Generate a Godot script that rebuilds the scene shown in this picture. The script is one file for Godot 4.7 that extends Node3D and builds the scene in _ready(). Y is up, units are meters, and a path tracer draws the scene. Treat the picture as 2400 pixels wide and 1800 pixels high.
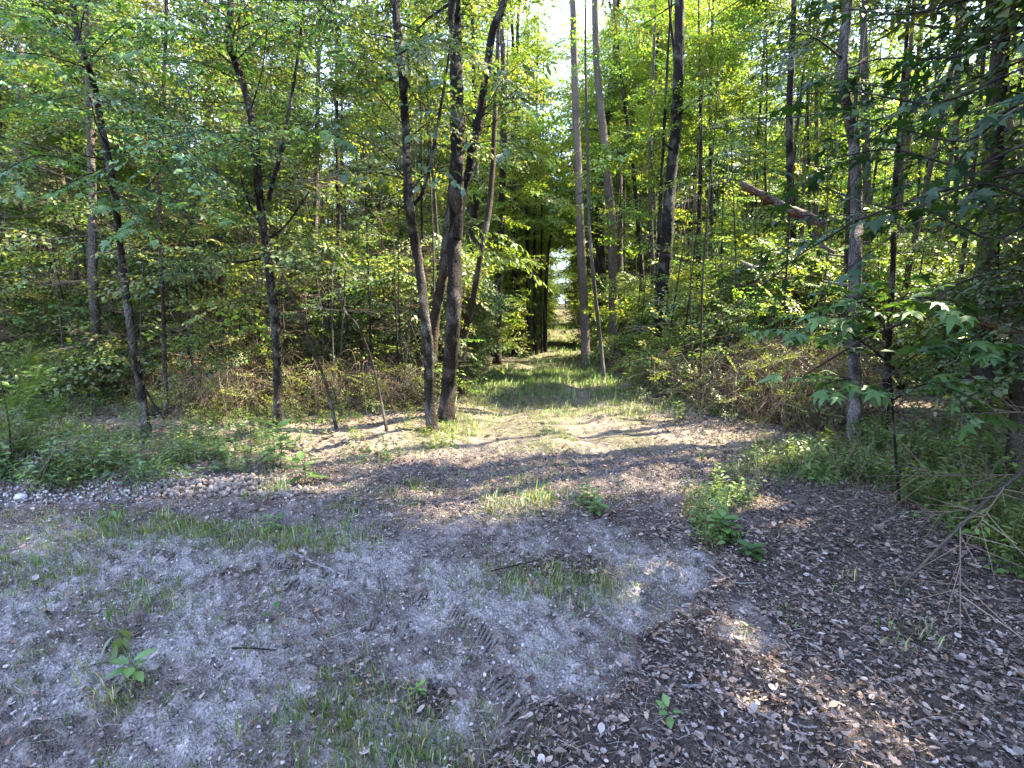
extends Node3D
# A sandy woodland track running into a dense hardwood and pine forest, late in the day, seen from the shade at its mouth.

const EYE := Vector3(0, 1.6, 0)
const PITCH := 7.12
var sun_dir := Vector3(0.70, 0.80, -0.30).normalized()   # towards the sun
var rng := RandomNumberGenerator.new()
var nz := FastNoiseLite.new()
var nz2 := FastNoiseLite.new()
var nz3 := FastNoiseLite.new()
var M := {}
var sprays := {}
var names := {}
var look := Basis()
var thin := []
var lit := []          # openings in the canopy: [centre x, centre z, half width, half depth] on the ground

# ------------------------------------------------------------------ small helpers
func R(a: float, b: float) -> float:
	return rng.randf_range(a, b)

func numbered(called: String) -> String:
	var n: int = names.get(called, 0)
	names[called] = n + 1
	return called if n == 0 else "%s_%03d" % [called, n]

func thing(called: String, label: String, category: String, at: Vector3, group := "") -> Node3D:
	var o := Node3D.new()
	o.name = numbered(called)
	add_child(o)
	o.position = at
	tag(o, label, category, group)
	return o

func tag(o: Node, label: String, category := "", group := "", kind := "") -> void:
	if label: o.set_meta("label", label)
	if category: o.set_meta("category", category)
	if group: o.set_meta("group", group)
	if kind: o.set_meta("kind", kind)

func put(called: String, mesh: Mesh, parent: Node, at := Transform3D()) -> MeshInstance3D:
	var o := MeshInstance3D.new()
	o.name = called if parent != self else numbered(called)
	o.mesh = mesh
	o.transform = at
	parent.add_child(o, true)
	return o

func scatter(called: String, mesh: Mesh, xf: Array, col: PackedColorArray, parent: Node) -> MultiMeshInstance3D:
	var mm := MultiMesh.new()
	mm.transform_format = MultiMesh.TRANSFORM_3D
	mm.use_colors = true
	mm.mesh = mesh
	mm.instance_count = xf.size()
	for i in xf.size():
		mm.set_instance_transform(i, xf[i])
		mm.set_instance_color(i, col[i])
	var o := MultiMeshInstance3D.new()
	o.name = called if parent != self else numbered(called)
	o.multimesh = mm
	o.set_meta("kind", "stuff")
	parent.add_child(o, true)
	return o

func ray(px: float, py: float) -> Vector3:
	return look * Vector3((px - 1200.0) / 1200.0, (900.0 - py) / 1200.0, -1.0)

func at(px: float, py: float, dist: float) -> Vector3:       # the point in that direction at that distance ahead
	var d := ray(px, py)
	return EYE + d * (dist / -d.z)

func on_ground(px: float, py: float) -> Vector3:
	var d := ray(px, py).normalized()
	var t := 1.0
	var last := 1.0
	while t < 140.0:
		var p := EYE + d * t
		if p.y < hgt(p.x, p.z):
			break
		last = t
		t += 0.02 + t * 0.02
	var p2 := EYE + d * (last + t) * 0.5
	return Vector3(p2.x, hgt(p2.x, p2.z), p2.z)

func track_x(z: float) -> float:
	return 0.25 + (-z - 6.0) * 0.098 if z < -6.0 else 0.25 + (-z - 6.0) * 0.05

func smooth(a: float, b: float, x: float) -> float:
	return smoothstep(a, b, x)

func bump(x: float, z: float, cx: float, cz: float, rx: float, rz: float) -> float:
	var u := (x - cx) / rx
	var w := (z - cz) / rz
	return exp(-(u * u + w * w))

func hgt(x: float, z: float) -> float:
	var d := -z
	var y := 2.9 * smooth(27.0, 72.0, d) + 3.0 * smooth(60.0, 140.0, d)
	y += 0.10 * nz.get_noise_2d(x * 6.0, z * 6.0) * smooth(2.0, 9.0, d) + 0.03 * nz.get_noise_2d(x * 30.0 + 50.0, z * 30.0)
	y += 0.012 * nz2.get_noise_2d(x * 100.0, z * 100.0)
	var off := x - track_x(z)
	var near := smooth(1.2, 3.0, d)
	for s in [-0.72, 0.72]:                                   # wheel ruts
		y -= 0.05 * exp(-pow((off - s) / 0.26, 2.0)) * near
	y += 0.10 * smooth(1.6, 3.2, absf(off)) * smooth(6.0, 9.0, d)
	y += 0.36 * bump(x, z, -4.5, -4.75, 0.8, 0.3) + 0.10 * bump(x, z, -3.4, -4.55, 0.5, 0.22)
	y += 0.15 * bump(x, z, -2.55, -4.55, 0.42, 0.22) + 0.08 * bump(x, z, -1.7, -4.3, 0.4, 0.2)
	y += 0.10 * bump(x, z, 0.4, -11.6, 1.5, 0.8) - 0.06 * bump(x, z, 0.5, -9.9, 1.2, 0.6)
	if d < 6.5 and d > 1.0 and absf(x) < 6.0:
		y += (0.03 * nz2.get_noise_2d(x * 260.0, z * 260.0) + 0.018 * nz3.get_noise_2d(x * 700.0, z * 700.0))
	return y

class Geo:
	var v := PackedVector3Array()
	var n := PackedVector3Array()
	var c := PackedColorArray()
	var uv := PackedVector2Array()
	var i := PackedInt32Array()
	func point(p: Vector3, nn: Vector3, cc: Color, u := Vector2()) -> void:
		v.append(p)
		n.append(nn)
		c.append(cc)
		uv.append(u)
	func tri(a: int, b: int, d: int) -> void:
		i.append(a)
		i.append(b)
		i.append(d)
	func mesh(m: Material) -> ArrayMesh:
		var a := []
		a.resize(Mesh.ARRAY_MAX)
		a[Mesh.ARRAY_VERTEX] = v
		a[Mesh.ARRAY_NORMAL] = n
		a[Mesh.ARRAY_COLOR] = c
		a[Mesh.ARRAY_TEX_UV] = uv
		a[Mesh.ARRAY_INDEX] = i
		var am := ArrayMesh.new()
		am.add_surface_from_arrays(Mesh.PRIMITIVE_TRIANGLES, a)
		am.surface_set_material(0, m)
		return am

func curve(pts: Array, step: float) -> PackedVector3Array:       # Catmull-Rom through the points
	var out := PackedVector3Array()
	var n := pts.size()
	for k in n - 1:
		var a: Vector3 = pts[maxi(k - 1, 0)]
		var b: Vector3 = pts[k]
		var c: Vector3 = pts[k + 1]
		var d: Vector3 = pts[mini(k + 2, n - 1)]
		var m := maxi(1, int(ceil(b.distance_to(c) / step)))
		for j in m:
			out.append(b.cubic_interpolate(c, a, d, float(j) / m))
	out.append(pts[n - 1])
	return out

# a tapered bark tube; tone is the bark's colour, pale the colour of its lichen patches, rough its uneven girth
func tube(g: Geo, p: PackedVector3Array, r0: float, r1: float, sides: int, tone: Color, pale: Color, rough := 0.0, flare := 0.0, power := 1.0) -> void:
	var n := p.size()
	if n < 2: return
	var total := 0.0
	for k in n - 1: total += p[k].distance_to(p[k + 1])
	var start := g.v.size()
	var run := 0.0
	var side := Vector3.RIGHT
	for k in n:
		if k > 0: run += p[k].distance_to(p[k - 1])
		var dir := (p[mini(k + 1, n - 1)] - p[maxi(k - 1, 0)]).normalized()
		side = (side - dir * side.dot(dir))
		if side.length() < 0.05: side = dir.cross(Vector3.FORWARD)
		side = side.normalized()
		var other := dir.cross(side)
		var t := run / total
		var r := lerpf(r0, r1, pow(t, power)) * (1.0 + flare * exp(-run / 0.22))
		for s in sides + 1:
			var a := TAU * s / sides
			var out := side * cos(a) + other * sin(a)
			var rr := r
			if rough > 0.0:
				var q := p[k] + out * r
				rr *= 1.0 + rough * nz2.get_noise_3d(q.x * 260.0, q.y * 60.0, q.z * 260.0) + 0.5 * rough * nz3.get_noise_3d(q.x * 500.0, q.y * 300.0, q.z * 500.0)
			var w := p[k] + out * rr
			var spot := nz3.get_noise_3d(w.x * 90.0, w.y * 60.0, w.z * 90.0)
			var cc := tone * (1.0 + 0.5 * nz2.get_noise_3d(w.x * 120.0, w.y * 25.0, w.z * 120.0))
			cc = cc.lerp(pale, smoothstep(0.16, 0.36, spot) * 0.6)
			cc.a = 1.0
			g.point(w, out, cc, Vector2(float(s) / sides * maxf(0.12, r * TAU) * 3.0, run * 3.0))
	for k in n - 1:
		for s in sides:
			var a := start + k * (sides + 1) + s
			g.tri(a, a + sides + 1, a + 1)
			g.tri(a + 1, a + sides + 1, a + sides + 2)

# one leaf: a folded oval of four or two triangles
func leaf(g: Geo, b: Vector3, d: Vector3, up: Vector3, l: float, w: float, c: Color, simple := false) -> void:
	var s := d.cross(up).normalized()
	var n := s.cross(d).normalized()
	var k := g.v.size()
	var fold := n * w * 0.16
	if simple:
		g.point(b, n, c)
		g.point(b + d * l * 0.45 + s * w * 0.5 + fold, n, c)
		g.point(b + d * l - n * l * 0.08, n, c)
		g.point(b + d * l * 0.45 - s * w * 0.5 + fold, n, c)
		g.tri(k, k + 2, k + 1)
		g.tri(k, k + 3, k + 2)
		return
	var ns := (n - s * 0.25).normalized()
	var nt := (n + s * 0.25).normalized()
	g.point(b, n, c * 0.9)
	g.point(b + d * l * 0.32 + s * w * 0.46 + fold, ns, c)
	g.point(b + d * l * 0.68 + s * w * 0.38 + fold * 0.6, ns, c)
	g.point(b + d * l - n * l * 0.12, n, c)
	g.point(b + d * l * 0.68 - s * w * 0.38 + fold * 0.6, nt, c)
	g.point(b + d * l * 0.32 - s * w * 0.46 + fold, nt, c)
	g.tri(k, k + 2, k + 1)
	g.tri(k, k + 3, k + 2)
	g.tri(k, k + 4, k + 3)
	g.tri(k, k + 5, k + 4)

func twig(g: Geo, a: Vector3, b: Vector3, r: float, c: Color) -> void:     # a thin three-sided stick
	var d := (b - a).normalized()
	var s := d.cross(Vector3.UP if absf(d.y) < 0.9 else Vector3.RIGHT).normalized()
	var o := d.cross(s)
	var k := g.v.size()
	for e in 2:
		for j in 3:
			var out := s * cos(TAU * j / 3.0) + o * sin(TAU * j / 3.0)
			g.point((b if e else a) + out * (r * 0.5 if e else r), out, c)
	for j in 3:
		var j2 := (j + 1) % 3
		g.tri(k + j, k + 3 + j, k + j2)
		g.tri(k + j2, k + 3 + j, k + 3 + j2)

# a flat spray of twigs and leaves along +x, the building block of every crown
func make_spray(long: float, leaf_l: float, leaf_w: float, gap: float, simple: bool, tone: Color, droop := 0.12) -> ArrayMesh:
	var g := Geo.new()
	var wood := Color(0.06, 0.045, 0.03)
	var stems := [[Vector3.ZERO, Vector3(long, -droop * long, 0)]]
	var n := int(long / (gap * 1.9))
	for k in n:
		var t := (k + 0.8) / (n + 0.6)
		var o := Vector3(long * t, -droop * long * t * t, 0)
		var sgn := 1.0 if k % 2 else -1.0
		var a := sgn * R(0.6, 1.05)
		var ll := long * lerpf(0.55, 0.16, t) * R(0.7, 1.15)
		stems.append([o, o + Vector3(cos(a) * ll, R(-0.18, 0.12) * ll, sin(a) * ll)])
	for s in stems:
		var p0: Vector3 = s[0]
		var p1: Vector3 = s[1]
		twig(g, p0, p1, long * 0.006, wood)
		var d := (p1 - p0).normalized()
		var m := maxi(2, int(p0.distance_to(p1) / gap))
		for k in m + 1:
			var t := (k + R(0.3, 0.8)) / (m + 0.8)
			var sgn := 1.0 if k % 2 else -1.0
			var ax := d.rotated(Vector3.UP, sgn * R(0.5, 1.2)) if k < m else d
			ax = (ax + Vector3(R(-0.2, 0.2), R(-0.5, 0.15), R(-0.2, 0.2))).normalized()
			var up := Vector3(R(-0.55, 0.55), 1.0, R(-0.55, 0.55)).normalized()
			var c := tone * R(0.72, 1.25)
			c.r *= R(0.8, 1.25)
			c.a = 1
			leaf(g, p0.lerp(p1, minf(t, 1.0)), ax, up, leaf_l * R(0.7, 1.2), leaf_w * R(0.75, 1.2), c, simple)
	return g.mesh(M.leaf)

func make_pine_spray() -> ArrayMesh:               # bundles of long needles on a twig
	var g := Geo.new()
	twig(g, Vector3.ZERO, Vector3(0.4, 0.02, 0), 0.004, Color(0.1, 0.07, 0.04))
	for k in 70:
		var t := R(0.25, 1.0)
		var d := Vector3(R(0.2, 1.0), R(-0.7, 0.8), R(-0.9, 0.9)).normalized()
		leaf(g, Vector3(0.4 * t, 0.02 * t, 0), d, Vector3.UP.rotated(Vector3.RIGHT, R(-1, 1)), R(0.13, 0.22), 0.004, Color(0.10, 0.15, 0.04) * R(0.7, 1.3), true)
	return g.mesh(M.leaf)

func make_dry_spray() -> ArrayMesh:                # leafless twigs
	var g := Geo.new()
	for k in 12:
		var o := Vector3(R(0, 0.6), 0, 0)
		twig(g, o, o + Vector3(R(0.1, 0.5), R(-0.25, 0.3), R(-0.4, 0.4)), 0.003, Color(0.16, 0.12, 0.085) * R(0.6, 1.4))
	twig(g, Vector3.ZERO, Vector3(0.8, 0.0, 0), 0.005, Color(0.12, 0.09, 0.07))
	return g.mesh(M.wood)

func star_leaf(tone: Color, size: float, lobes := 5) -> ArrayMesh:      # a sweetgum leaf, stalk at the origin, along +x
	var g := Geo.new()
	g.point(Vector3(0.30 * size, 0.03 * size, 0), Vector3.UP, tone)
	var rim := []
	for k in lobes:
		var a := lerpf(-2.05, 2.05, float(k) / (lobes - 1))
		var ln := size * (0.72 if absf(a) < 0.1 else lerpf(0.66, 0.46, absf(a) / 2.05))
		if k > 0:
			var am := a - 2.05 / (lobes - 1)
			rim.append(Vector3(cos(am) * size * 0.24, 0.01 * size, sin(am) * size * 0.24))
		ln *= R(0.82, 1.15)
		for e in [-0.20, 0.0, 0.20]:
			var q := ln if e == 0.0 else ln * 0.62
			rim.append(Vector3(cos(a + e * 1.25) * q, -0.05 * q - (R(0.02, 0.22) * size if e == 0.0 else 0.0), sin(a + e * 1.25) * q))
	rim.append(Vector3(-0.27 * size, 0.0, 0.0))
	for p in rim:
		var pp: Vector3 = p
		g.point(pp + Vector3(0.30 * size, 0, 0), Vector3(pp.x * 1.2 / size * 0.3, 1.0, pp.z / size * 0.3).normalized(), tone * (0.85 + 0.3 * rng.randf()))
	var m: int = rim.size()
	for k in m:
		g.tri(0, 1 + k, 1 + (k + 1) % m)
	return g.mesh(M.leaf)

func broad_leaf(tone: Color, l: float, w: float, curl := 0.12) -> ArrayMesh:    # an oval leaf with a midrib fold and a drooping tip
	var g := Geo.new()
	var prof := [0.06, 0.62, 0.96, 1.0, 0.82, 0.45, 0.02]
	for k in 7:
		var t := k / 6.0
		for s in [-1.0, 0.0, 1.0]:
			var y: float = 0.10 * w * absf(s) * prof[k] - curl * l * t * t
			g.point(Vector3(t * l, y, s * w * 0.5 * prof[k]), Vector3(0.2 * t, 1.0, -0.22 * s).normalized(), tone * (1.15 if s == 0.0 else 1.0))
	for k in 6:
		for s in 2:
			var a := k * 3 + s
			g.tri(a, a + 3, a + 1)
			g.tri(a + 1, a + 3, a + 4)
	return g.mesh(M.leaf)

func dead_leaf(lobed: bool, curl: float) -> ArrayMesh:     # a fallen leaf, dry and curled
	var g := Geo.new()
	var w := [0.10, 0.75, 0.55 if lobed else 0.95, 1.0, 0.5 if lobed else 0.75, 0.7 if lobed else 0.4, 0.05]
	for k in 7:
		var t := k / 6.0
		for s in [-1.0, 0.0, 1.0]:
			var y: float = curl * 0.5 * absf(s) * w[k] * 0.5 + curl * 0.7 * (t - 0.5) * (t - 0.5)
			g.point(Vector3(t - 0.5, y, s * 0.26 * w[k]), Vector3(-(t - 0.5) * curl, 1.0, -s * 0.5 * curl).normalized(), Color(1, 1, 1) * (1.0 if s else 0.85))
	for k in 6:
		for s in 2:
			var a := k * 3 + s
			g.tri(a, a + 3, a + 1)
			g.tri(a + 1, a + 3, a + 4)
	return g.mesh(M.litter)

func make_grass(n: int, tall: float, spread: float, tone: Color) -> ArrayMesh:
	var g := Geo.new()
	for k in n:
		var b := Vector3(R(-spread, spread), -0.005, R(-spread, spread))
		var a := R(0, TAU)
		var lean := Vector3(cos(a), 0, sin(a)) * R(0.15, 1.1)
		var h := tall * R(0.45, 1.15)
		var s := Vector3(-sin(a + 0.6), 0, cos(a + 0.6)) * R(0.0018, 0.0034)
		var c := tone * R(0.7, 1.3)
		c.r *= R(0.8, 1.5)
		if rng.randf() < 0.2: c = Color(0.36, 0.31, 0.20) * R(0.7, 1.2)
		var k0 := g.v.size()
		var nn := Vector3(cos(a), 0.6, sin(a)).normalized()
		var mid := b + Vector3(0, h * 0.6, 0) + lean * h * 0.28
		var tip := b + Vector3(0, h * 0.95, 0) + lean * h * 0.9
		g.point(b - s, nn, c * 0.8)
		g.point(b + s, nn, c * 0.8)
		g.point(mid - s * 0.8, nn, c)
		g.point(mid + s * 0.8, nn, c)
		g.point(tip, nn, c * 1.1)
		g.tri(k0, k0 + 1, k0 + 2)
		g.tri(k0 + 1, k0 + 3, k0 + 2)
		g.tri(k0 + 2, k0 + 3, k0 + 4)
	return g.mesh(M.grass)

func make_stone(seed_: int) -> ArrayMesh:
	var s := SphereMesh.new()
	s.radius = 0.5
	s.height = 1.0
	s.radial_segments = 8
	s.rings = 5
	var a := s.get_mesh_arrays()
	var g := Geo.new()
	var v: PackedVector3Array = a[Mesh.ARRAY_VERTEX]
	for p in v:
		var q := p * (1.0 + 0.5 * nz3.get_noise_3d(p.x * 120.0 + seed_ * 31.0, p.y * 120.0, p.z * 120.0))
		g.point(Vector3(q.x, q.y * 0.6, q.z), Vector3(p.x, p.y * 1.5, p.z).normalized(), Color(1, 1, 1) * (1.0 + 0.4 * nz2.get_noise_3d(p.x * 300.0, p.y * 300.0, p.z * 300.0)))
	g.i = a[Mesh.ARRAY_INDEX]
	return g.mesh(M.stone)

# ------------------------------------------------------------------ materials
func noise_tex(freq: float, size: int, kind: int, low: Color, high: Color, octaves := 4, as_normal := false, strength := 4.0, stretch := false) -> Texture2D:
	var f := FastNoiseLite.new()
	f.noise_type = kind
	f.frequency = freq
	f.fractal_octaves = octaves
	f.seed = 7
	var t := NoiseTexture2D.new()
	t.width = size
	t.height = size / 4 if stretch else size
	t.seamless = true
	t.noise = f
	if as_normal:
		t.as_normal_map = true
		t.bump_strength = strength
	else:
		var gr := Gradient.new()
		gr.set_color(0, low)
		gr.set_color(1, high)
		t.color_ramp = gr
	return t

func mat(called: String, rough: float, spec := 0.4) -> StandardMaterial3D:
	var m := StandardMaterial3D.new()
	m.resource_name = called
	m.vertex_color_use_as_albedo = true
	m.roughness = rough
	m.metallic_specular = spec
	m.cull_mode = BaseMaterial3D.CULL_DISABLED
	M[called] = m
	return m

func materials() -> void:
	var m := mat("leaf", 0.46, 0.45)
	m.backlight_enabled = true
	m.backlight = Color(0.96, 0.97, 0.58)
	m = mat("grass", 0.5, 0.4)
	m.backlight_enabled = true
	m.backlight = Color(0.75, 0.85, 0.4)
	m = mat("litter", 0.8, 0.3)
	m.backlight_enabled = true
	m.backlight = Color(0.4, 0.33, 0.25)
	mat("wood", 0.9, 0.25)
	m = mat("stone", 0.9, 0.3)
	m = mat("bark", 0.92, 0.25)
	m.albedo_texture = noise_tex(0.022, 512, FastNoiseLite.TYPE_SIMPLEX, Color(0.55, 0.55, 0.55), Color(1, 1, 1), 5, false, 4.0, true)
	m.normal_enabled = true
	m.normal_texture = noise_tex(0.03, 512, FastNoiseLite.TYPE_SIMPLEX, Color(), Color(), 4, true, 12.0, true)
	m.normal_scale = 1.6
	m.uv1_scale = Vector3(1.0, 1.6, 1)
	m = mat("soil", 0.95, 0.2)
	m.albedo_texture = noise_tex(0.06, 1024, FastNoiseLite.TYPE_SIMPLEX, Color(0.60, 0.58, 0.56), Color(1.0, 1.0, 1.0), 5)
	m.normal_enabled = true
	m.normal_texture = noise_tex(0.05, 1024, FastNoiseLite.TYPE_SIMPLEX, Color(), Color(), 5, true, 9.0)
	m.normal_scale = 1.6
	m.uv1_scale = Vector3(0.9, 0.9, 0.9)

func _ready() -> void:
	look = Basis(Vector3.RIGHT, deg_to_rad(-PITCH))
	rng.seed = 20240611
	for k in 3:
		var f: FastNoiseLite = [nz, nz2, nz3][k]
		f.noise_type = FastNoiseLite.TYPE_SIMPLEX
		f.seed = 11 + k * 17
		f.frequency = 0.04
		f.fractal_octaves = [3, 3, 2][k]
	# ---- camera
	var cam := Camera3D.new()
	cam.name = "camera"
	cam.fov = 73.74
	cam.near = 0.05
	cam.far = 600.0
	cam.transform = Transform3D(look, EYE)
	add_child(cam)
	cam.current = true
	# ---- sky, sun and exposure
	var sky := ProceduralSkyMaterial.new()
	sky.sky_top_color = Color(0.58, 0.66, 0.86)
	sky.sky_horizon_color = Color(0.76, 0.83, 0.93)
	sky.sky_curve = 0.14
	sky.ground_bottom_color = Color(0.25, 0.24, 0.2)
	sky.ground_horizon_color = Color(0.6, 0.62, 0.6)
	sky.sun_angle_max = 20.0
	sky.energy_multiplier = 1.05
	var env := Environment.new()
	env.background_mode = Environment.BG_SKY
	env.sky = Sky.new()
	env.sky.sky_material = sky
	env.tonemap_mode = Environment.TONE_MAPPER_LINEAR
	env.tonemap_exposure = 9.6
	env.sdfgi_enabled = true
	env.ssao_enabled = true
	env.ssil_enabled = true
	var we := WorldEnvironment.new()
	we.name = "world"
	we.environment = env
	add_child(we)
	var sun := DirectionalLight3D.new()
	sun.name = "sun"
	sun.light_energy = 1.6
	sun.light_color = Color(1.0, 0.95, 0.86)
	sun.light_angular_distance = 0.5
	sun.shadow_enabled = true
	add_child(sun)
	sun.look_at_from_position(sun_dir * 50.0, Vector3.ZERO)
	materials()
	openings()
	build_ground()
	build_sprays()
	build_main_trees()
	build_forest()
	build_undergrowth()
	build_near_boughs()
	build_dead_wood()
	build_litter()
	build_grass()
	build_small_plants()

# ------------------------------------------------------------------ where the sun comes through
func openings() -> void:
	thin = [[4.0, -9.0, 2.0, 1.2, 0.95], [5.5, -9.5, 3.0, 1.6, 0.85], [6.0, -14.0, 4.0, 2.5, 0.7], [-4.0, -10.0, 2.2, 1.4, 0.7], [-9.0, -13.0, 3.0, 2.0, 0.6], [2.0, -20.0, 5.0, 4.0, 0.7], [9.0, -20.0, 5.0, 3.0, 0.6]]
	lit = [
		[0.2, -7.0, 3.3, 1.15, true], [0.6, -8.6, 1.6, 0.7, true], [-3.6, -8.2, 1.2, 0.5, true], [2.2, -6.1, 1.0, 0.5, true],
		[0.7, -12.3, 1.5, 0.45, true], [1.0, -15.0, 1.0, 0.35, false], [2.5, -25.0, 1.4, 2.0, true], [3.6, -38.0, 1.6, 5.0, true], [5.0, -52.0, 1.8, 4.0, true], [6.0, -62.0, 3.0, 7.0, true],
		[-0.6, -4.35, 0.22, 0.12, false], [-0.25, -4.3, 0.3, 0.1, false], [0.15, -4.65, 0.3, 0.15, false], [2.0, -4.1, 0.25, 0.12, false],
		[0.95, -2.9, 0.12, 0.1, false], [1.25, -1.85, 0.2, 0.12, false], [-2.2, -4.75, 0.3, 0.1, false], [1.2, -4.9, 0.3, 0.1, false],
		[-6.5, -9.5, 0.7, 0.5, false], [-8.0, -12.5, 1.0, 0.6, false], [5.5, -9.5, 1.5, 0.8, true],
	]

func in_beam(p: Vector3) -> bool:
	var t := p.y / sun_dir.y
	var x := p.x - sun_dir.x * t
	var z := p.z - sun_dir.z * t
	if p.y > 3.5 and z < -6.5 and p.z > -26.0 and nz3.get_noise_2d(x * 7.0 + 900.0, z * 7.0) > 0.0 and rng.randf() < 0.7: return true     # shafts between the crowns
	if p.y > 3.2 and z < -8.0:          # thinner crowns, so that the sun reaches the saplings under them
		for e in thin:
			var u: float = (x - e[0]) / e[2]
			var w: float = (z - e[1]) / e[3]
			if u * u + w * w < 1.0 and rng.randf() < e[4]: return true
	for e in lit:
		var u: float = (x - e[0]) / (e[2] + (0.4 if e[4] else 0.45))
		var w: float = (z - e[1]) / (e[3] + (0.4 if e[4] else 0.45))
		if e[4]:
			if u * u * u * u + w * w * w * w < 1.0: return true
		elif u * u + w * w < 1.0: return true
	return false

func open_air(p: Vector3) -> bool:        # the lane over the track, and the clearing where one stands
	var d := -p.z
	if d < 5.5 and Vector2(p.x, p.z + 1.0).length() < 2.45 and p.y < 9.0: return true
	if d > 4.0 and d < 66.0:
		var off := absf(p.x - track_x(p.z))
		if off < 1.15 and p.y < 2.6 + d * (0.035 if d < 16.0 else 0.11) : return true
	return false

# ------------------------------------------------------------------ ground
func axis_steps(stops: Array) -> PackedFloat32Array:     # [from, to, step] runs joined
	var out := PackedFloat32Array()
	for s in stops:
		var n := int(round(absf(s[1] - s[0]) / s[2]))
		for k in n: out.append(lerpf(s[0], s[1], float(k) / n))
	out.append(stops[-1][1])
	return out

func litter_amount(x: float, z: float) -> float:          # how much of the ground fallen leaves cover
	var d := -z
	var off := absf(x - track_x(z))
	var nn := nz.get_noise_2d(x * 22.0 + 300.0, z * 22.0)
	if d < 6.0:
		var edge := 0.05 + (d - 1.83) * 0.66
		var a := smooth(-0.35, 0.45, x - edge + nn * 1.5)
		return clampf(0.17 + 0.85 * a + 0.25 * smooth(0.15, 0.5, nn) + 0.4 * smooth(3.3, 4.5, d - 0.4 * nn), 0.0, 1.0)
	return clampf(0.30 + 0.7 * smooth(0.9, 2.4, off + nn), 0.0, 1.0)

func green_amount(x: float, z: float) -> float:
	var d := -z
	if d < 6.0: return 0.0
	var off := absf(x - track_x(z))
	return smooth(0.1, 0.5, 0.55 * exp(-off * off * 4.0) + 0.6 * exp(-pow((off - 1.35) / 0.35, 2.0)) + nz.get_noise_2d(x * 15.0, z * 15.0) * 0.5)

func soil_color(x: float, z: float) -> Color:
	var n1 := nz2.get_noise_2d(x * 35.0, z * 35.0)
	var n2 := nz3.get_noise_2d(x * 160.0, z * 160.0)
	var n3 := nz3.get_noise_2d(x * 600.0, z * 600.0)
	var a := litter_amount(x, z)
	var sand := Color(0.37, 0.343, 0.315)
	var soil := Color(0.195, 0.168, 0.143)
	var duff := Color(0.060, 0.047, 0.037)
	var c := soil.lerp(sand, smoothstep(-0.45, 0.4, n1 + 0.3 * n2 + 0.1))
	c = c.lerp(duff, a * 0.92)
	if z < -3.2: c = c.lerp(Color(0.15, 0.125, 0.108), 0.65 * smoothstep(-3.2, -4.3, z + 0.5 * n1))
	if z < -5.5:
		c = c.lerp(Color(0.36, 0.30, 0.22), 0.8 * smoothstep(-5.5, -6.5, z))  # soil paled from here on, brightness of the sunlit band put into its colour
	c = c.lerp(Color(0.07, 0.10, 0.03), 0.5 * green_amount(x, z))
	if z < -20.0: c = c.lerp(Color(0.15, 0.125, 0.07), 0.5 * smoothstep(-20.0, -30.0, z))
	c = c * (1.0 + 0.35 * n2 + 0.28 * n3)
	c.a = 1.0
	return c

func build_ground() -> void:
	var xs := axis_steps([[-160.0, -60.0, 10.0], [-60.0, -20.0, 2.0], [-20.0, -6.0, 0.25], [-6.0, -3.0, 0.06], [-3.0, 3.0, 0.028], [3.0, 6.0, 0.06], [6.0, 20.0, 0.25], [20.0, 60.0, 2.0], [60.0, 160.0, 10.0]])
	var zs := axis_steps([[100.0, 20.0, 10.0], [20.0, 0.0, 1.0], [0.0, -1.4, 0.1], [-1.4, -5.5, 0.028], [-5.5, -10.0, 0.05], [-10.0, -20.0, 0.12], [-20.0, -70.0, 0.5], [-70.0, -200.0, 6.0]])
	var g := Geo.new()
	var nx := xs.size()
	var nzs := zs.size()
	g.v.resize(nx * nzs)
	g.n.resize(nx * nzs)
	g.c.resize(nx * nzs)
	g.uv.resize(nx * nzs)
	for b in nzs:
		for a in nx:
			var k := b * nx + a
			var x := xs[a]
			var z := zs[b]
			g.v[k] = Vector3(x, hgt(x, z), z)
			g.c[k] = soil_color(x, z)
			g.uv[k] = Vector2(x, z)
	for b in nzs:
		for a in nx:
			var k := b * nx + a
			var l := g.v[b * nx + maxi(a - 1, 0)]
			var r := g.v[b * nx + mini(a + 1, nx - 1)]
			var f := g.v[maxi(b - 1, 0) * nx + a]
			var e := g.v[mini(b + 1, nzs - 1) * nx + a]
			g.n[k] = (r - l).cross(f - e).normalized() * -1.0
			if g.n[k].y < 0: g.n[k] = -g.n[k]
	g.i.resize((nx - 1) * (nzs - 1) * 6)
	var q := 0
	for b in nzs - 1:
		for a in nx - 1:
			var k := b * nx + a
			g.i[q] = k
			g.i[q + 1] = k + nx
			g.i[q + 2] = k + 1
			g.i[q + 3] = k + 1
			g.i[q + 4] = k + nx
			g.i[q + 5] = k + nx + 1
			q += 6
	var o := put("ground", g.mesh(M.soil), self)
	tag(o, "sandy woodland ground with wheel ruts, low banks and a rising track", "", "", "structure")
	tyre_marks()

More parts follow.
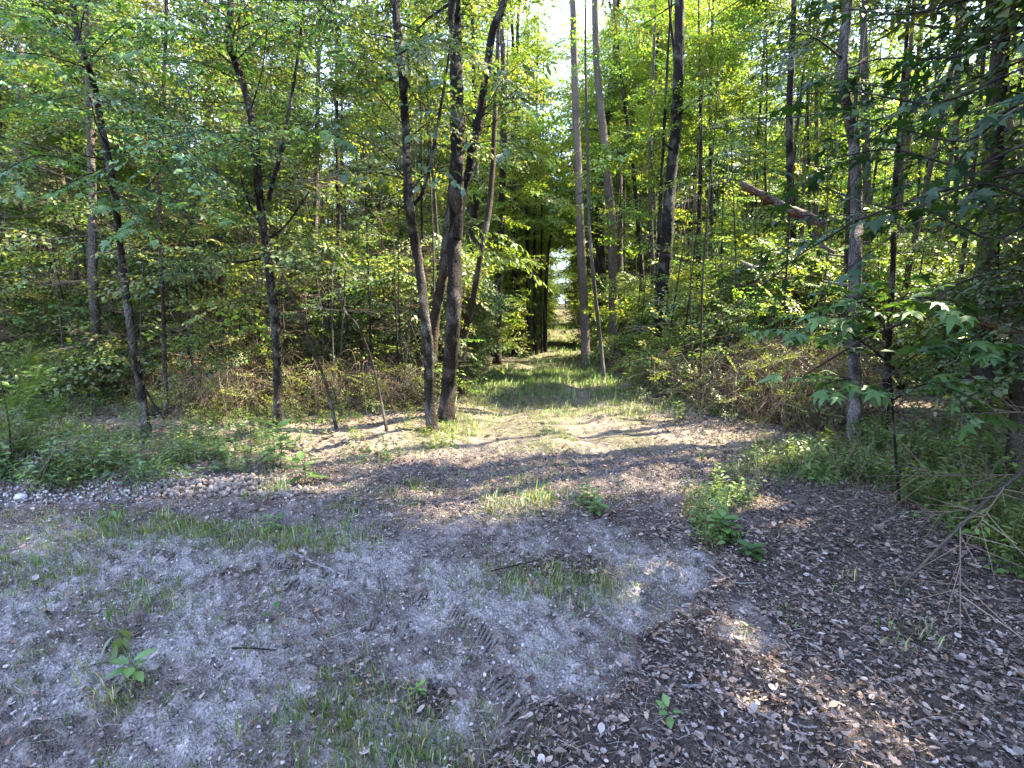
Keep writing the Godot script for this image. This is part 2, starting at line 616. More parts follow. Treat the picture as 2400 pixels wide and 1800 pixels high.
func tyre_marks() -> void:          # rows of small mud ridges that tyres pressed up
	var g := Geo.new()
	for row in [[[330, 1290], [560, 1350], [800, 1420], [960, 1485], [1120, 1570], [1230, 1690]], [[600, 1300], [780, 1350], [960, 1405], [1080, 1450], [1150, 1510], [1195, 1590]], [[1240, 1455], [1320, 1530], [1400, 1640]]]:
		var way := []
		for q in row: way.append(on_ground(q[0], q[1]))
		var line := curve(way, 0.03)
		for k in line.size() - 1:
			var c: Vector3 = line[k] + Vector3(R(-0.006, 0.006), 0, R(-0.003, 0.003))
			var worn := nz3.get_noise_2d(c.x * 60.0, c.z * 60.0) + R(-0.15, 0.15)
			if worn < -0.12: continue
			var along := (line[k + 1] - line[k]).normalized()
			var d := Vector3(-along.z, 0, along.x).rotated(Vector3.UP, 0.5 + R(-0.08, 0.08)) * R(0.035, 0.075)
			var h0 := hgt(c.x - d.x, c.z - d.z)
			var h1 := hgt(c.x + d.x, c.z + d.z)
			var lift := clampf(0.006 + 0.02 * worn, 0.003, 0.013)
			var pts := PackedVector3Array()
			for j in 6:
				var p: Vector3 = c + d * (j / 2.5 - 1.0)
				pts.append(Vector3(p.x, lerpf(h0, h1, j / 5.0) - 0.006 + lift * sin(j * PI / 5.0), p.z))
			tube(g, pts, 0.009, 0.007, 6, Color(0.22, 0.195, 0.172), Color(0.26, 0.235, 0.21), 0.7)
	tag(put("tyre_tread_marks", g.mesh(M.soil), self), "rows of small mud ridges pressed up by tyres in the sand", "", "", "stuff")

# ------------------------------------------------------------------ trees
func build_sprays() -> void:
	var mid := Color(0.162, 0.214, 0.080)
	sprays.fine = [make_spray(0.75, 0.075, 0.045, 0.055, false, mid), make_spray(0.85, 0.07, 0.04, 0.055, false, mid, 0.2), make_spray(0.65, 0.085, 0.06, 0.06, false, mid, 0.05)]
	sprays.mid = [make_spray(1.0, 0.085, 0.05, 0.06, true, mid), make_spray(1.1, 0.08, 0.055, 0.06, true, mid, 0.2), make_spray(0.9, 0.095, 0.06, 0.065, true, mid, 0.02)]
	sprays.far = [make_spray(1.7, 0.15, 0.10, 0.12, true, mid), make_spray(1.9, 0.16, 0.10, 0.13, true, mid, 0.2)]
	var ss := Geo.new()
	for k in 16:
		var t := (k + 0.5) / 16.0
		twig(ss, Vector3(0.7 * t, 0, 0), Vector3(0.7 * t + 0.05, 0.0, 0), 0.003, DARK)
		var d := Vector3(1, R(-0.5, 0.1), 0).normalized().rotated(Vector3.UP, (1.0 if k % 2 else -1.0) * R(0.5, 1.5))
		var o := Vector3(0.7 * t, 0, 0) + d * 0.06
		var sd := d.cross(Vector3(R(-0.4, 0.4), 1, R(-0.4, 0.4))).normalized()
		var bs := Basis(d, sd.cross(d).normalized(), sd) * Basis.from_scale(Vector3.ONE * R(0.08, 0.13))
		var one := star_leaf([Color(0.028, 0.058, 0.021), Color(0.04, 0.078, 0.023), Color(0.024, 0.052, 0.024)][k % 3], 1.0).surface_get_arrays(0)  # leaf colours darkened to paint in the shade on the near boughs
		var n0 := ss.v.size()
		for q in one[Mesh.ARRAY_VERTEX].size():
			ss.point(o + bs * one[Mesh.ARRAY_VERTEX][q], (bs * one[Mesh.ARRAY_NORMAL][q]).normalized(), one[Mesh.ARRAY_COLOR][q])
		for q in one[Mesh.ARRAY_INDEX]: ss.i.append(n0 + q)
	sprays.star = [ss.mesh(M.leaf)]
	sprays.pine = [make_pine_spray()]
	sprays.dry = [make_dry_spray()]

const DARK := Color(0.034, 0.027, 0.021)
const BROWN := Color(0.075, 0.056, 0.041)
const GREY := Color(0.155, 0.132, 0.108)
const PINE := Color(0.155, 0.115, 0.085)
const LICHEN := Color(0.20, 0.195, 0.15)

# limbs and leaf sprays along a stem: c0 is the share of the height where limbs begin, reach their length
func crown(parent: Node3D, path: PackedVector3Array, r0: float, c0: float, reach: float, limbs: int, kind: String, tint: Color, per_m: float, tone: Color, single := false, up_tilt := 0.35, base_g: Geo = null, dry := 0.0, top_shrink := 0.55) -> void:
	var n := path.size()
	var g := base_g if base_g else Geo.new()
	var xf := []
	var col := PackedColorArray()
	var dxf := []
	var dcol := PackedColorArray()
	var az := R(0, TAU)
	for k in limbs:
		var t := lerpf(c0, 0.99, (k + rng.randf()) / limbs)
		var f := t * (n - 1)
		var j := mini(int(f), n - 2)
		var s := path[j].lerp(path[j + 1], f - j)
		az += 2.4 + R(-0.5, 0.5)
		var length := reach * lerpf(1.0, top_shrink, t) * R(0.55, 1.2)
		var el := lerpf(-0.05, up_tilt * 2.2, (t - c0) / maxf(0.05, 1.0 - c0)) + R(-0.25, 0.3)
		var d := Vector3(cos(az) * cos(el), sin(el), sin(az) * cos(el))
		var bend := Vector3(R(-0.2, 0.2), R(-0.1, 0.25), R(-0.2, 0.2))
		var pts := curve([s, s + (d + bend * 0.3) * length * 0.4, s + (d + bend) * length * 0.75, s + (d + bend * 1.1 + Vector3(0, -0.16, 0)) * length], maxf(0.12, length / 7.0))
		var lr := maxf(0.004, r0 * (1.0 - t * 0.75) * R(0.16, 0.34))
		var is_dry := rng.randf() < dry
		var hit := 0
		var count := maxi(2, int(length * per_m))
		for q in count:
			var w := lerpf(0.18, 1.0, (q + rng.randf()) / count)
			var ff := w * (pts.size() - 1)
			var jj := mini(int(ff), pts.size() - 2)
			var o := pts[jj].lerp(pts[jj + 1], ff - jj)
			var ld := pts[jj + 1] - pts[jj]
			var dir := Vector3(ld.x, ld.y * 0.4, ld.z).normalized().rotated(Vector3.UP, (1.0 if q % 2 else -1.0) * R(0.2, 1.3))
			dir = (dir + Vector3(0, R(-0.35, 0.15), 0)).normalized()
			if o.z < -8.0 and o.y > 2.6 - o.z * 0.60 and rng.randf() < 0.8: continue      # the tops are open
			var mid := o + dir * 0.4
			if mid.y < hgt(mid.x, mid.z) + 0.05 or open_air(mid) or open_air(o + dir * 0.9) or in_beam(mid) or in_beam(o + dir * 0.8) or (kind == "far" and in_beam(o + dir * 1.4)):
				hit += 1
				continue
			var up := Vector3(R(-0.75, 0.75), 1, R(-0.75, 0.75)).normalized()
			var side := dir.cross(up).normalized()
			var b := Basis(dir, side.cross(dir).normalized(), side) * Basis.from_scale(Vector3.ONE * R(0.5, 1.25))
			if is_dry:
				dxf.append(Transform3D(b, o))
				dcol.append(Color(1, 1, 1) * R(0.6, 1.5))
			else:
				xf.append(Transform3D(b, o))
				var c := tint * R(0.7, 1.3)
				c.r *= R(0.8, 1.25)
				c.a = 1
				col.append(c)
		if hit > count * 0.75: continue
		if single and lr > 0.006:
			var lg := Geo.new()
			tube(lg, pts, lr, lr * 0.25, 6, tone, LICHEN, 0.1, 0.3)
			put("bough", lg.mesh(M.bark), parent)
		else:
			tube(g, pts, lr, lr * 0.25, 4, tone, LICHEN)
	if not base_g and g.v.size(): tag(put("twigs", g.mesh(M.bark), parent), "", "", "", "stuff")
	if xf.size():
		var kinds: Array = sprays[kind]
		scatter("crown", kinds[rng.randi() % kinds.size()], xf, col, parent)
	if dxf.size(): scatter("dead_twigs", sprays.dry[0], dxf, dcol, parent)

# a tree whose stem follows pixels of the photograph at one distance, then goes on to its full height
func main_tree(label: String, px: Array, dist: float, width_px: float, height: float, tone: Color, opt := {}) -> Node3D:
	var pts := []
	var base := on_ground(px[0][0], px[0][1])
	if dist <= 0.0: dist = -base.z
	else: base = Vector3(at(px[0][0], px[0][1], dist).x, 0, -dist)
	base.y = hgt(base.x, base.z) - 0.06
	pts.append(base)
	for k in range(1, px.size()):
		pts.append(at(px[k][0], px[k][1], dist + 0.25 * sin(k * 1.7)))
	var last: Vector3 = pts[-1]
	var lean: Vector3 = (last - pts[-2]).normalized()
	lean = (lean + Vector3(0, 0.8, 0)).normalized()
	while last.y < height - 0.5:
		var step := minf(2.0, height - last.y)
		lean = (lean + Vector3(R(-0.06, 0.06), 0.05, R(-0.06, 0.06))).normalized()
		last = last + lean * step
		pts.append(last)
	for k in pts.size(): pts[k] -= base
	var o := thing(opt.get("called", "tree"), label, opt.get("category", "tree"), base, opt.get("group", ""))
	var path := curve(pts, opt.get("step", 0.07))
	var r := width_px / 1200.0 * dist * 0.5
	var g := Geo.new()
	tube(g, path, r * 1.12, maxf(0.012, r * 0.25), opt.get("sides", 14), tone, opt.get("pale", LICHEN), 0.2, opt.get("flare", 0.6), 1.3)
	put("trunk", g.mesh(M.bark), o)
	if opt.has("short"): landmarks.append([base.x / -base.z, opt.short])
	var world := PackedVector3Array()
	for p in path: world.append(p + base)
	for f in opt.get("forks", []):
		var fp := []
		for q in f[0]: fp.append(at(q[0], q[1], dist + f[2]) - base)
		var last2: Vector3 = fp[-1]
		for e in int(f[3]):
			last2 += ((last2 - fp[-2]).normalized() + Vector3(0, 0.4, 0)).normalized() * 1.2
			fp.append(last2)
		var fg := Geo.new()
		var fr: float = f[1] / 1200.0 * dist * 0.5
		tube(fg, curve(fp, 0.08), fr, fr * 0.45, 10, tone, LICHEN, 0.12)
		put("bough", fg.mesh(M.bark), o)
	if opt.get("limbs", 24) > 0:
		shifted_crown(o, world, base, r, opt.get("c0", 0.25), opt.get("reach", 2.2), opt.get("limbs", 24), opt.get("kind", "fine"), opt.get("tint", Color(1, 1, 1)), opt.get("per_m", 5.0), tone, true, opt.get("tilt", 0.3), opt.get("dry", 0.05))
	return o

# crown() works in world space; the parts are then set back under the thing's base
func shifted_crown(o: Node3D, world: PackedVector3Array, base: Vector3, r: float, c0: float, reach: float, limbs: int, kind: String, tint: Color, per_m: float, tone: Color, single: bool, tilt: float, dry: float) -> void:
	var before := o.get_child_count()
	crown(o, world, r, c0, reach, limbs, kind, tint, per_m, tone, single, tilt, null, dry)
	for k in range(before, o.get_child_count()):
		(o.get_child(k) as Node3D).position -= base

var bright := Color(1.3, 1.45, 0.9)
var yellow := Color(1.7, 1.75, 0.9)  # tint carries the glow of sunlit, backlit leaves
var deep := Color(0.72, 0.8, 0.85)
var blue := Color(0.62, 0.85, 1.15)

func build_main_trees() -> void:
	# left of the track, from the left edge to the double trunk
	main_tree("pale grey trunk cut by the left edge of the picture", [[0, 840], [2, 700], [0, 560], [-6, 300], [-12, 0]], 11.0, 16, 13, GREY, {"short": "the left edge trunk", "limbs": 22, "c0": 0.3, "kind": "mid", "called": "hardwood_tree"})
	main_tree("second trunk from the left edge, slim and grey behind broad leaves", [[60, 850], [58, 720], [55, 560], [48, 300], [50, 0]], 12.0, 13, 14, GREY, {"limbs": 22, "c0": 0.25, "kind": "mid", "called": "hardwood_tree"})
	main_tree("pinkish barked pine trunk deep in the shade at far left", [[100, 850], [94, 740], [89, 600], [80, 300], [75, 0]], 14.0, 17, 17, PINE, {"short": "the pinkish pine", "limbs": 18, "c0": 0.5, "kind": "mid", "called": "pine_tree"})
	main_tree("pink brown pine trunk just left of the pale crooked trunk", [[127, 855], [124, 760], [116, 600], [118, 300], [130, 0]], 14.5, 14, 17, PINE, {"limbs": 18, "c0": 0.5, "kind": "mid", "called": "pine_tree"})
	main_tree("pale grey brown trunk with small side stem, standing among ivy on left", [[232, 950], [228, 860], [224, 753], [217, 645], [217, 500], [212, 300], [205, 0]], 0, 18, 13, GREY, {"short": "the pale crooked trunk", "limbs": 26, "c0": 0.2, "called": "hardwood_tree", "forks": [[[[236, 840], [252, 815], [265, 796]], 6, 0.0, 0]]})
	main_tree("dark slender sweetgum leaning left, forked at its foot on far left", [[344, 1021], [333, 928], [315, 826], [300, 724], [290, 645], [282, 565], [265, 440], [250, 354], [239, 300], [221, 203], [195, 123], [177, 54]], 0, 15, 11, DARK, {"short": "the leaning dark sweetgum", "limbs": 30, "c0": 0.3, "reach": 2.0, "tint": blue, "called": "sweetgum_tree", "forks": [[[[342, 915], [362, 950], [386, 985]], 6, 0.1, 0]]})
	main_tree("thin straight sapling trunk right of the leaning dark sweetgum", [[391, 985], [386, 860], [384, 732], [378, 620], [374, 400], [385, 200]], 0, 9, 9, BROWN, {"short": "the thin straight sapling", "limbs": 22, "c0": 0.2, "reach": 1.4, "called": "sapling"})
	main_tree("tall dark sweetgum trunk with forked limbs, left of the sapling thicket", [[652, 1000], [652, 898], [648, 797], [637, 688], [627, 590], [612, 500], [602, 390], [590, 282], [576, 217], [551, 145], [536, 98], [540, 20]], 0, 18, 12, DARK, {"short": "the tall dark sweetgum", "limbs": 34, "c0": 0.22, "reach": 2.2, "tint": blue, "called": "sweetgum_tree", "forks": [[[[627, 560], [668, 530], [725, 450]], 7, 0.1, 0], [[[622, 545], [585, 480], [560, 400]], 6, -0.1, 0], [[[630, 470], [638, 430], [660, 350]], 10, 0.3, 2]]})
	main_tree("thin bare stem leaning left beside the tall dark sweetgum", [[790, 1007], [768, 917], [739, 826], [699, 725], [652, 620], [630, 560]], 0, 6, 4.2, BROWN, {"short": "the bare leaning stem", "limbs": 14, "c0": 0.45, "reach": 1.0, "called": "sapling"})
	main_tree("thin bent stem rising left of the double trunked tree", [[909, 1014], [883, 891], [858, 808], [830, 752], [804, 717]], 0, 5, 3.0, BROWN, {"short": "the thin bent stem", "limbs": 8, "c0": 0.5, "reach": 0.8, "called": "sapling"})
	main_tree("short pale bent stem in the dry thicket left of the track", [[829, 942], [812, 870], [800, 826], [806, 720]], 0, 5, 3.4, GREY, {"limbs": 8, "c0": 0.4, "reach": 0.9, "called": "sapling"})
	main_tree("sunlit spotted trunk in the thicket, midway to the double trunk", [[770, 790], [765, 740], [752, 690], [742, 610], [738, 560], [742, 400]], 12.5, 13, 12, GREY, {"limbs": 20, "c0": 0.3, "kind": "mid", "called": "hardwood_tree"})
	# the double trunk by the track
	main_tree("dark gnarled tree at the track edge, left stem of the pair, bright above", [[1014, 1015], [1007, 935], [1005, 819], [997, 754], [988, 663], [974, 572], [959, 480], [955, 410], [952, 326], [948, 254], [941, 152], [927, 0]], 0, 21, 13, DARK, {"short": "the dark double trunk", "limbs": 32, "c0": 0.4, "reach": 2.2, "called": "hardwood_tree", "tint": deep, "forks": [[[[968, 480], [985, 462], [1000, 420], [1010, 380]], 9, 0.1, 2]]})
	main_tree("thick dark barked tree at the track edge, forking high to the right", [[1046, 985], [1050, 917], [1057, 826], [1064, 717], [1066, 600], [1068, 520], [1070, 450], [1072, 300], [1068, 90], [1064, 0]], 0, 31, 16, DARK, {"limbs": 34, "c0": 0.4, "reach": 2.6, "called": "hardwood_tree", "tint": deep, "flare": 0.7, "sides": 18, "pale": Color(0.2, 0.17, 0.13), "forks": [[[[1072, 560], [1080, 470], [1101, 400], [1106, 348], [1119, 304], [1140, 174], [1155, 72], [1176, 22], [1185, -40]], 23, 0.05, 2]]})
	main_tree("leaning brown trunk showing between the two dark stems", [[1006, 860], [1018, 760], [1036, 660], [1048, 560], [1062, 420]], 9.3, 22, 12, BROWN, {"limbs": 20, "c0": 0.4, "called": "hardwood_tree"})
	main_tree("slim brown trunk leaning right just beyond the dark double trunk", [[1078, 890], [1090, 783], [1108, 703], [1126, 601], [1150, 460]], 10.5, 14, 12, BROWN, {"short": "the slim leaning trunk", "limbs": 22, "c0": 0.35, "tint": yellow, "called": "hardwood_tree"})
	# the dark row left of the track
	var row := [[1166, 851, 16, 1168, 1176, "grey pine trunk first in the dark row left of the track"], [1207, 838, 13, 1210, 1205, "black trunk second in the dark row left of the track"], [1224, 836, 12, 1216, 1200, "black leaning trunk third in the dark row left of the track"], [1241, 833, 10, 1238, 1236, "dark slim trunk fourth in the dark row left of the track"], [1256, 830, 8, 1252, 1254, "pale edged thin trunk fifth in the dark row left of the track"], [1270, 828, 5, 1268, 1270, "thinnest stem in the dark row left of the track"]]
	for q in row:
		main_tree(q[5], [[q[0], q[1]], [q[3], 700], [q[4], 480], [q[4] + 4, 200]], 0, q[2], R(14, 18), DARK if q[2] < 15 else BROWN, {"limbs": 26, "c0": 0.3, "kind": "mid", "reach": 2.4, "tint": bright, "called": "pine_tree" if q[2] > 12 else "hardwood_tree", "step": 0.3, "sides": 9})
	main_tree("dark thin tree leaning right at the track's left edge, against the light", [[1278, 826], [1278, 717], [1285, 590], [1300, 511], [1304, 440]], 0, 9, 9, DARK, {"short": "the leaning track tree", "limbs": 16, "c0": 0.55, "kind": "mid", "reach": 1.8, "tint": bright, "called": "hardwood_tree", "step": 0.3, "sides": 9})
	# right of the track
	main_tree("tall straight pine with sunlit right edge, nearest the track's right side", [[1374, 850], [1370, 753], [1365, 645], [1359, 507], [1354, 362], [1347, 181], [1343, 0]], 17.0, 19, 21, Color(0.25, 0.20, 0.155), {"short": "the tall sunlit pine", "limbs": 14, "c0": 0.62, "kind": "mid", "reach": 2.8, "tint": bright, "called": "pine_tree", "step": 0.2, "sides": 12, "pale": Color(0.3, 0.24, 0.19)})
	main_tree("slim pale stemmed tree right beside the tall sunlit pine", [[1417, 893], [1408, 808], [1398, 717], [1387, 609], [1380, 500], [1376, 300], [1372, 100]], 0, 8, 12, GREY, {"limbs": 22, "c0": 0.35, "reach": 1.3, "tint": bright, "called": "hardwood_tree"})
	main_tree("tall pine with curving pale trunk, second right of the track", [[1440, 820], [1437, 700], [1434, 536], [1423, 400], [1416, 326], [1401, 181], [1394, 0]], 17.5, 19, 21, Color(0.25, 0.20, 0.155), {"short": "the curving pine", "limbs": 14, "c0": 0.62, "kind": "mid", "reach": 2.8, "tint": bright, "called": "pine_tree", "step": 0.2, "sides": 12})
	main_tree("wide dark trunk in shade between the two tall pines", [[1412, 815], [1410, 700], [1408, 560], [1412, 380], [1440, 150]], 21.0, 24, 18, DARK, {"limbs": 20, "c0": 0.35, "kind": "mid", "reach": 2.8, "tint": bright, "called": "hardwood_tree", "step": 0.3})
	main_tree("grey pine trunk behind, high between the curving pine and the dark one", [[1450, 800], [1452, 500], [1446, 250], [1440, 0]], 24.0, 17, 20, GREY, {"limbs": 14, "c0": 0.5, "kind": "mid", "reach": 2.8, "tint": bright, "called": "pine_tree", "step": 0.3})
	main_tree("pair of thin straight trunks, the left one, left of the dark leaning trunk", [[1532, 830], [1534, 560], [1530, 300], [1545, 0]], 20.0, 12, 18, BROWN, {"limbs": 18, "c0": 0.45, "kind": "mid", "reach": 2.4, "tint": bright, "called": "pine_tree", "step": 0.3})
	main_tree("pair of thin straight trunks, the right one, left of the dark leaning trunk", [[1546, 830], [1547, 560], [1548, 300], [1551, 0]], 21.0, 10, 18, BROWN, {"limbs": 18, "c0": 0.45, "kind": "mid", "reach": 2.4, "tint": bright, "called": "pine_tree", "step": 0.3})
	main_tree("dark stout trunk leaning right, tallest on the right of the track", [[1543, 880], [1546, 790], [1553, 680], [1564, 543], [1571, 434], [1582, 326], [1590, 181], [1593, 0]], 0, 27, 18, DARK, {"short": "the dark stout trunk", "limbs": 30, "c0": 0.35, "reach": 2.8, "tint": bright, "called": "hardwood_tree", "forks": [[[[1588, 210], [1580, 120], [1570, 30]], 8, 0.1, 1]]})
	main_tree("thin straight trunk behind bright leaves, right of the dark leaning trunk", [[1668, 820], [1668, 560], [1665, 300], [1672, 0]], 18.0, 10, 17, BROWN, {"short": "the thin straight trunk", "limbs": 22, "c0": 0.25, "kind": "mid", "reach": 2.4, "tint": yellow, "called": "hardwood_tree", "step": 0.3})
	main_tree("dark bare snag trunk below the leaning broken log", [[1860, 760], [1860, 660], [1857, 530], [1850, 300]], 12.0, 17, 13, DARK, {"short": "the dark snag", "limbs": 18, "c0": 0.4, "tint": yellow, "called": "hardwood_tree"})
	main_tree("grey mottled trunk on the right, its foot in the ferny grass", [[2002, 1045], [2002, 934], [2003, 760], [2005, 600], [2008, 507], [2000, 330], [1975, 180], [1988, 0]], 0, 25, 12, Color(0.13, 0.115, 0.10), {"short": "the grey mottled trunk", "limbs": 30, "c0": 0.35, "reach": 2.2, "tint": deep, "called": "hardwood_tree", "pale": Color(0.36, 0.34, 0.3)})
	main_tree("thin dark stem close right of the grey mottled trunk", [[2078, 1020], [2078, 900], [2085, 760], [2093, 620], [2100, 400]], 0, 12, 8, DARK, {"limbs": 20, "c0": 0.3, "reach": 1.6, "called": "sapling"})
	main_tree("pale trunk high in the leaves, first from the right edge", [[2360, 860], [2368, 450], [2352, 200], [2342, 0]], 11.0, 26, 16, Color(0.26, 0.23, 0.20), {"short": "the right edge trunk", "limbs": 22, "c0": 0.3, "kind": "mid", "tint": yellow, "called": "hardwood_tree"})
	main_tree("grey trunk behind the mottled one, seen high up", [[2030, 800], [2032, 500], [2028, 250], [2024, 0]], 13.0, 18, 16, GREY, {"limbs": 22, "c0": 0.3, "kind": "mid", "tint": yellow, "called": "hardwood_tree"})
	main_tree("thin trunk in bright foliage midway to the right edge", [[2240, 840], [2242, 500], [2243, 80]], 14.0, 10, 15, BROWN, {"short": "the bright leaved trunk", "limbs": 22, "c0": 0.25, "kind": "mid", "tint": yellow, "called": "hardwood_tree"})

var landmarks := []      # [share of the way across the view, short name] of the front trunks

func described(what: String, x: float, z: float, front := false) -> String:
	var s := x / -z
	var best: Array = [9.0, "", 0.0]
	for l in landmarks:
		if absf(l[0] - s) < best[0]: best = [absf(l[0] - s), l[1], l[0]]
	var way: String = "behind"
	if best[0] > 0.018: way = "right of" if s > best[2] else "left of"
	if best[0] > 0.06: way = "well " + way
	return what + " " + way + " " + best[1]

func filler(x: float, z: float, r: float, h: float, label: String, group: String, kind: String, tint: Color, tone: Color, c0: float, reach: float, limbs: int, per_m: float, called := "hardwood_tree", dry := 0.06) -> void:
	var base := Vector3(x, hgt(x, z) - 0.06, z)
	var pts := [base]
	var lean := Vector3(R(-0.07, 0.07), 1, R(-0.07, 0.07))
	var p := base
	for k in 6:
		lean = (lean + Vector3(R(-0.05, 0.05), 0.05, R(-0.05, 0.05))).normalized()
		p += lean * h / 6.0
		pts.append(p)
	var path := curve(pts, 0.5)
	var o := thing(called, label, "tree", base, group)
	var g := Geo.new()
	tube(g, path, r, maxf(0.01, r * 0.2), 8, tone, LICHEN, 0.1, 0.3, 1.2)
	var t := put("trunk", g.mesh(M.bark), o)
	t.position = -base
	shifted_crown(o, path, base, r, c0, reach, limbs, kind, tint, per_m, tone, false, 0.3, dry)

func build_forest() -> void:
	var placed := []
	# rings of forest: [from, to, how many, least spacing]
	for ring in [[9.5, 15.0, 22, 1.3], [15.0, 24.0, 44, 1.7], [24.0, 40.0, 56, 2.3], [11.0, 24.0, 34, 1.2, true], [24.0, 40.0, 34, 1.6, true], [40.0, 75.0, 62, 3.7], [75.0, 110.0, 44, 5.0], [110.0, 150.0, 40, 6.5]]:
		var made := 0
		var tries := 0
		while made < ring[2] and tries < 4000:
			tries += 1
			var d := R(ring[0], ring[1])
			var x := R(-1.0, 1.0) * (d * 1.05 + 3.0)
			var off := absf(x - track_x(-d))
			if off < (2.2 if d < 24.0 else 1.7): continue
			if d < 15.0 and x / d > 0.12 and x / d < 0.50: continue
			var p := Vector2(x, -d)
			var ok := true
			for q in placed:
				if p.distance_to(q) < ring[3]:
					ok = false
					break
			if not ok: continue
			if ring.size() > 4 and x < track_x(-d) + 2.0: continue
			placed.append(p)
			made += 1
			var left := x < track_x(-d)
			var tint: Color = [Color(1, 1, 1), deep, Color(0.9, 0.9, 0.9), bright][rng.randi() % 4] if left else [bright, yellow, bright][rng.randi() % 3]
			var far: bool = ring[0] >= 24.0
			var pine := rng.randf() < 0.25
			var side_word := "left of the track" if left else "right of the track"
			var how: String = ["second row", "mid wood", "deep wood", "far wood", "farthest wood", "back edge"][clampi([9.5, 15.0, 24.0, 40.0, 75.0, 110.0].find(ring[0]), 0, 5)]
			var tone: Color = PINE if pine else [DARK, BROWN, GREY][rng.randi() % 3]
			var shade: String = "reddish trunk" if pine else ("dark trunk" if tone == DARK else ("brown trunk" if tone == BROWN else "pale grey trunk"))
			var size_word: String = "slim" if rng.randf() < 0.5 else "leafy"
			var label := described("%s tree with %s, %s," % [size_word, shade, how], x, -d)
			var r := (R(0.05, 0.12) if not pine else R(0.08, 0.14)) * (0.55 if ring[0] < 12.0 else 1.0)
			if ring[0] >= 24.0:
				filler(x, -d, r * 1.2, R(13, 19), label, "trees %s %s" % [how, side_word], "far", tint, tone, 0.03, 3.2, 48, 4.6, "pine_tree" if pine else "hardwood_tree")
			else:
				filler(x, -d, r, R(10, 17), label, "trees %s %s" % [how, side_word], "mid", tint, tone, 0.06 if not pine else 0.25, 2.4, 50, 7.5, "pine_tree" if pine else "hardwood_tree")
	# slender trees beside the track whose bright leaves meet over it
	for q in [[-2.3, 11.5], [-2.4, 15.5], [-2.6, 21.0], [2.7, 23.0], [-2.8, 28.0], [3.0, 31.0], [-3.0, 37.0], [3.2, 42.0], [-3.2, 50.0], [3.4, 55.0], [-1.9, 18.0], [2.2, 20.0], [-2.0, 24.5], [2.1, 26.5], [-2.0, 32.0], [2.2, 36.0], [2.0, 48.0], [-2.1, 44.0], [-2.0, 58.0], [5.5, 19.0], [6.5, 25.0], [7.5, 31.0], [4.5, 28.0], [9.5, 27.0], [11.0, 33.0]]:
		var zz: float = -q[1]
		var xx: float = track_x(zz) + q[0]
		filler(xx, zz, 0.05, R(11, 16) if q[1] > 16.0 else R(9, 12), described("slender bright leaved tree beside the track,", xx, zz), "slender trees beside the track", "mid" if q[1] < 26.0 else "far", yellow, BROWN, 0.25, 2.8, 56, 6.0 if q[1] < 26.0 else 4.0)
	# the tall trees along the road on the right, out of the picture, that shade its foreground
	for q in [[6.0, -3.5, 11.0], [7.5, -0.5, 13.0], [9.0, -4.0, 14.0], [8.0, 2.5, 13.0], [11.0, -1.5, 16.0], [12.0, -5.5, 15.0], [7.6, -6.4, 12.5], [10.0, -7.2, 15.0], [5.2, -5.0, 8.5], [9.6, -9.2, 16.0], [7.7, -8.3, 13.0], [12.5, -10.5, 18.0], [5.4, -2.6, 8.5], [7.0, -2.4, 11.0], [11.5, 2.0, 16.0], [14.0, 4.5, 17.0]]:
		filler(q[0], q[1], 0.16, q[2], "roadside tree on the right beyond the picture's edge", "roadside trees beyond the right edge", "mid", deep, BROWN, 0.12 if q[1] > -8.0 and q[0] > 5.5 else 0.45, 3.2, 90, 6.5)

func shrub(x: float, z: float, h: float, label: String, group: String, kind: String, tint: Color, stems: int, per_m := 6.0, dry := 0.1) -> void:
	var base := Vector3(x, hgt(x, z) - 0.03, z)
	var o := thing("shrub", label, "shrub", base, group)
	var g := Geo.new()
	for s in stems:
		var a := TAU * s / stems + R(-0.6, 0.6)
		var out := Vector3(cos(a), 0, sin(a)) * h * R(0.1, 0.45)
		var path := curve([base, base + out * 0.35 + Vector3(0, h * 0.45, 0), base + out + Vector3(R(-0.1, 0.1), h * R(0.8, 1.1), R(-0.1, 0.1))], 0.15)
		tube(g, path, 0.010 + 0.002 * h, 0.003, 5, BROWN, LICHEN)
		crown(o, path, 0.015, 0.15, h * 0.42, maxi(3, int(h * 4.0)), kind, tint, per_m, BROWN, false, 0.3, g, dry)
	put("stem", g.mesh(M.bark), o)
	for c in o.get_children(): (c as Node3D).position -= base

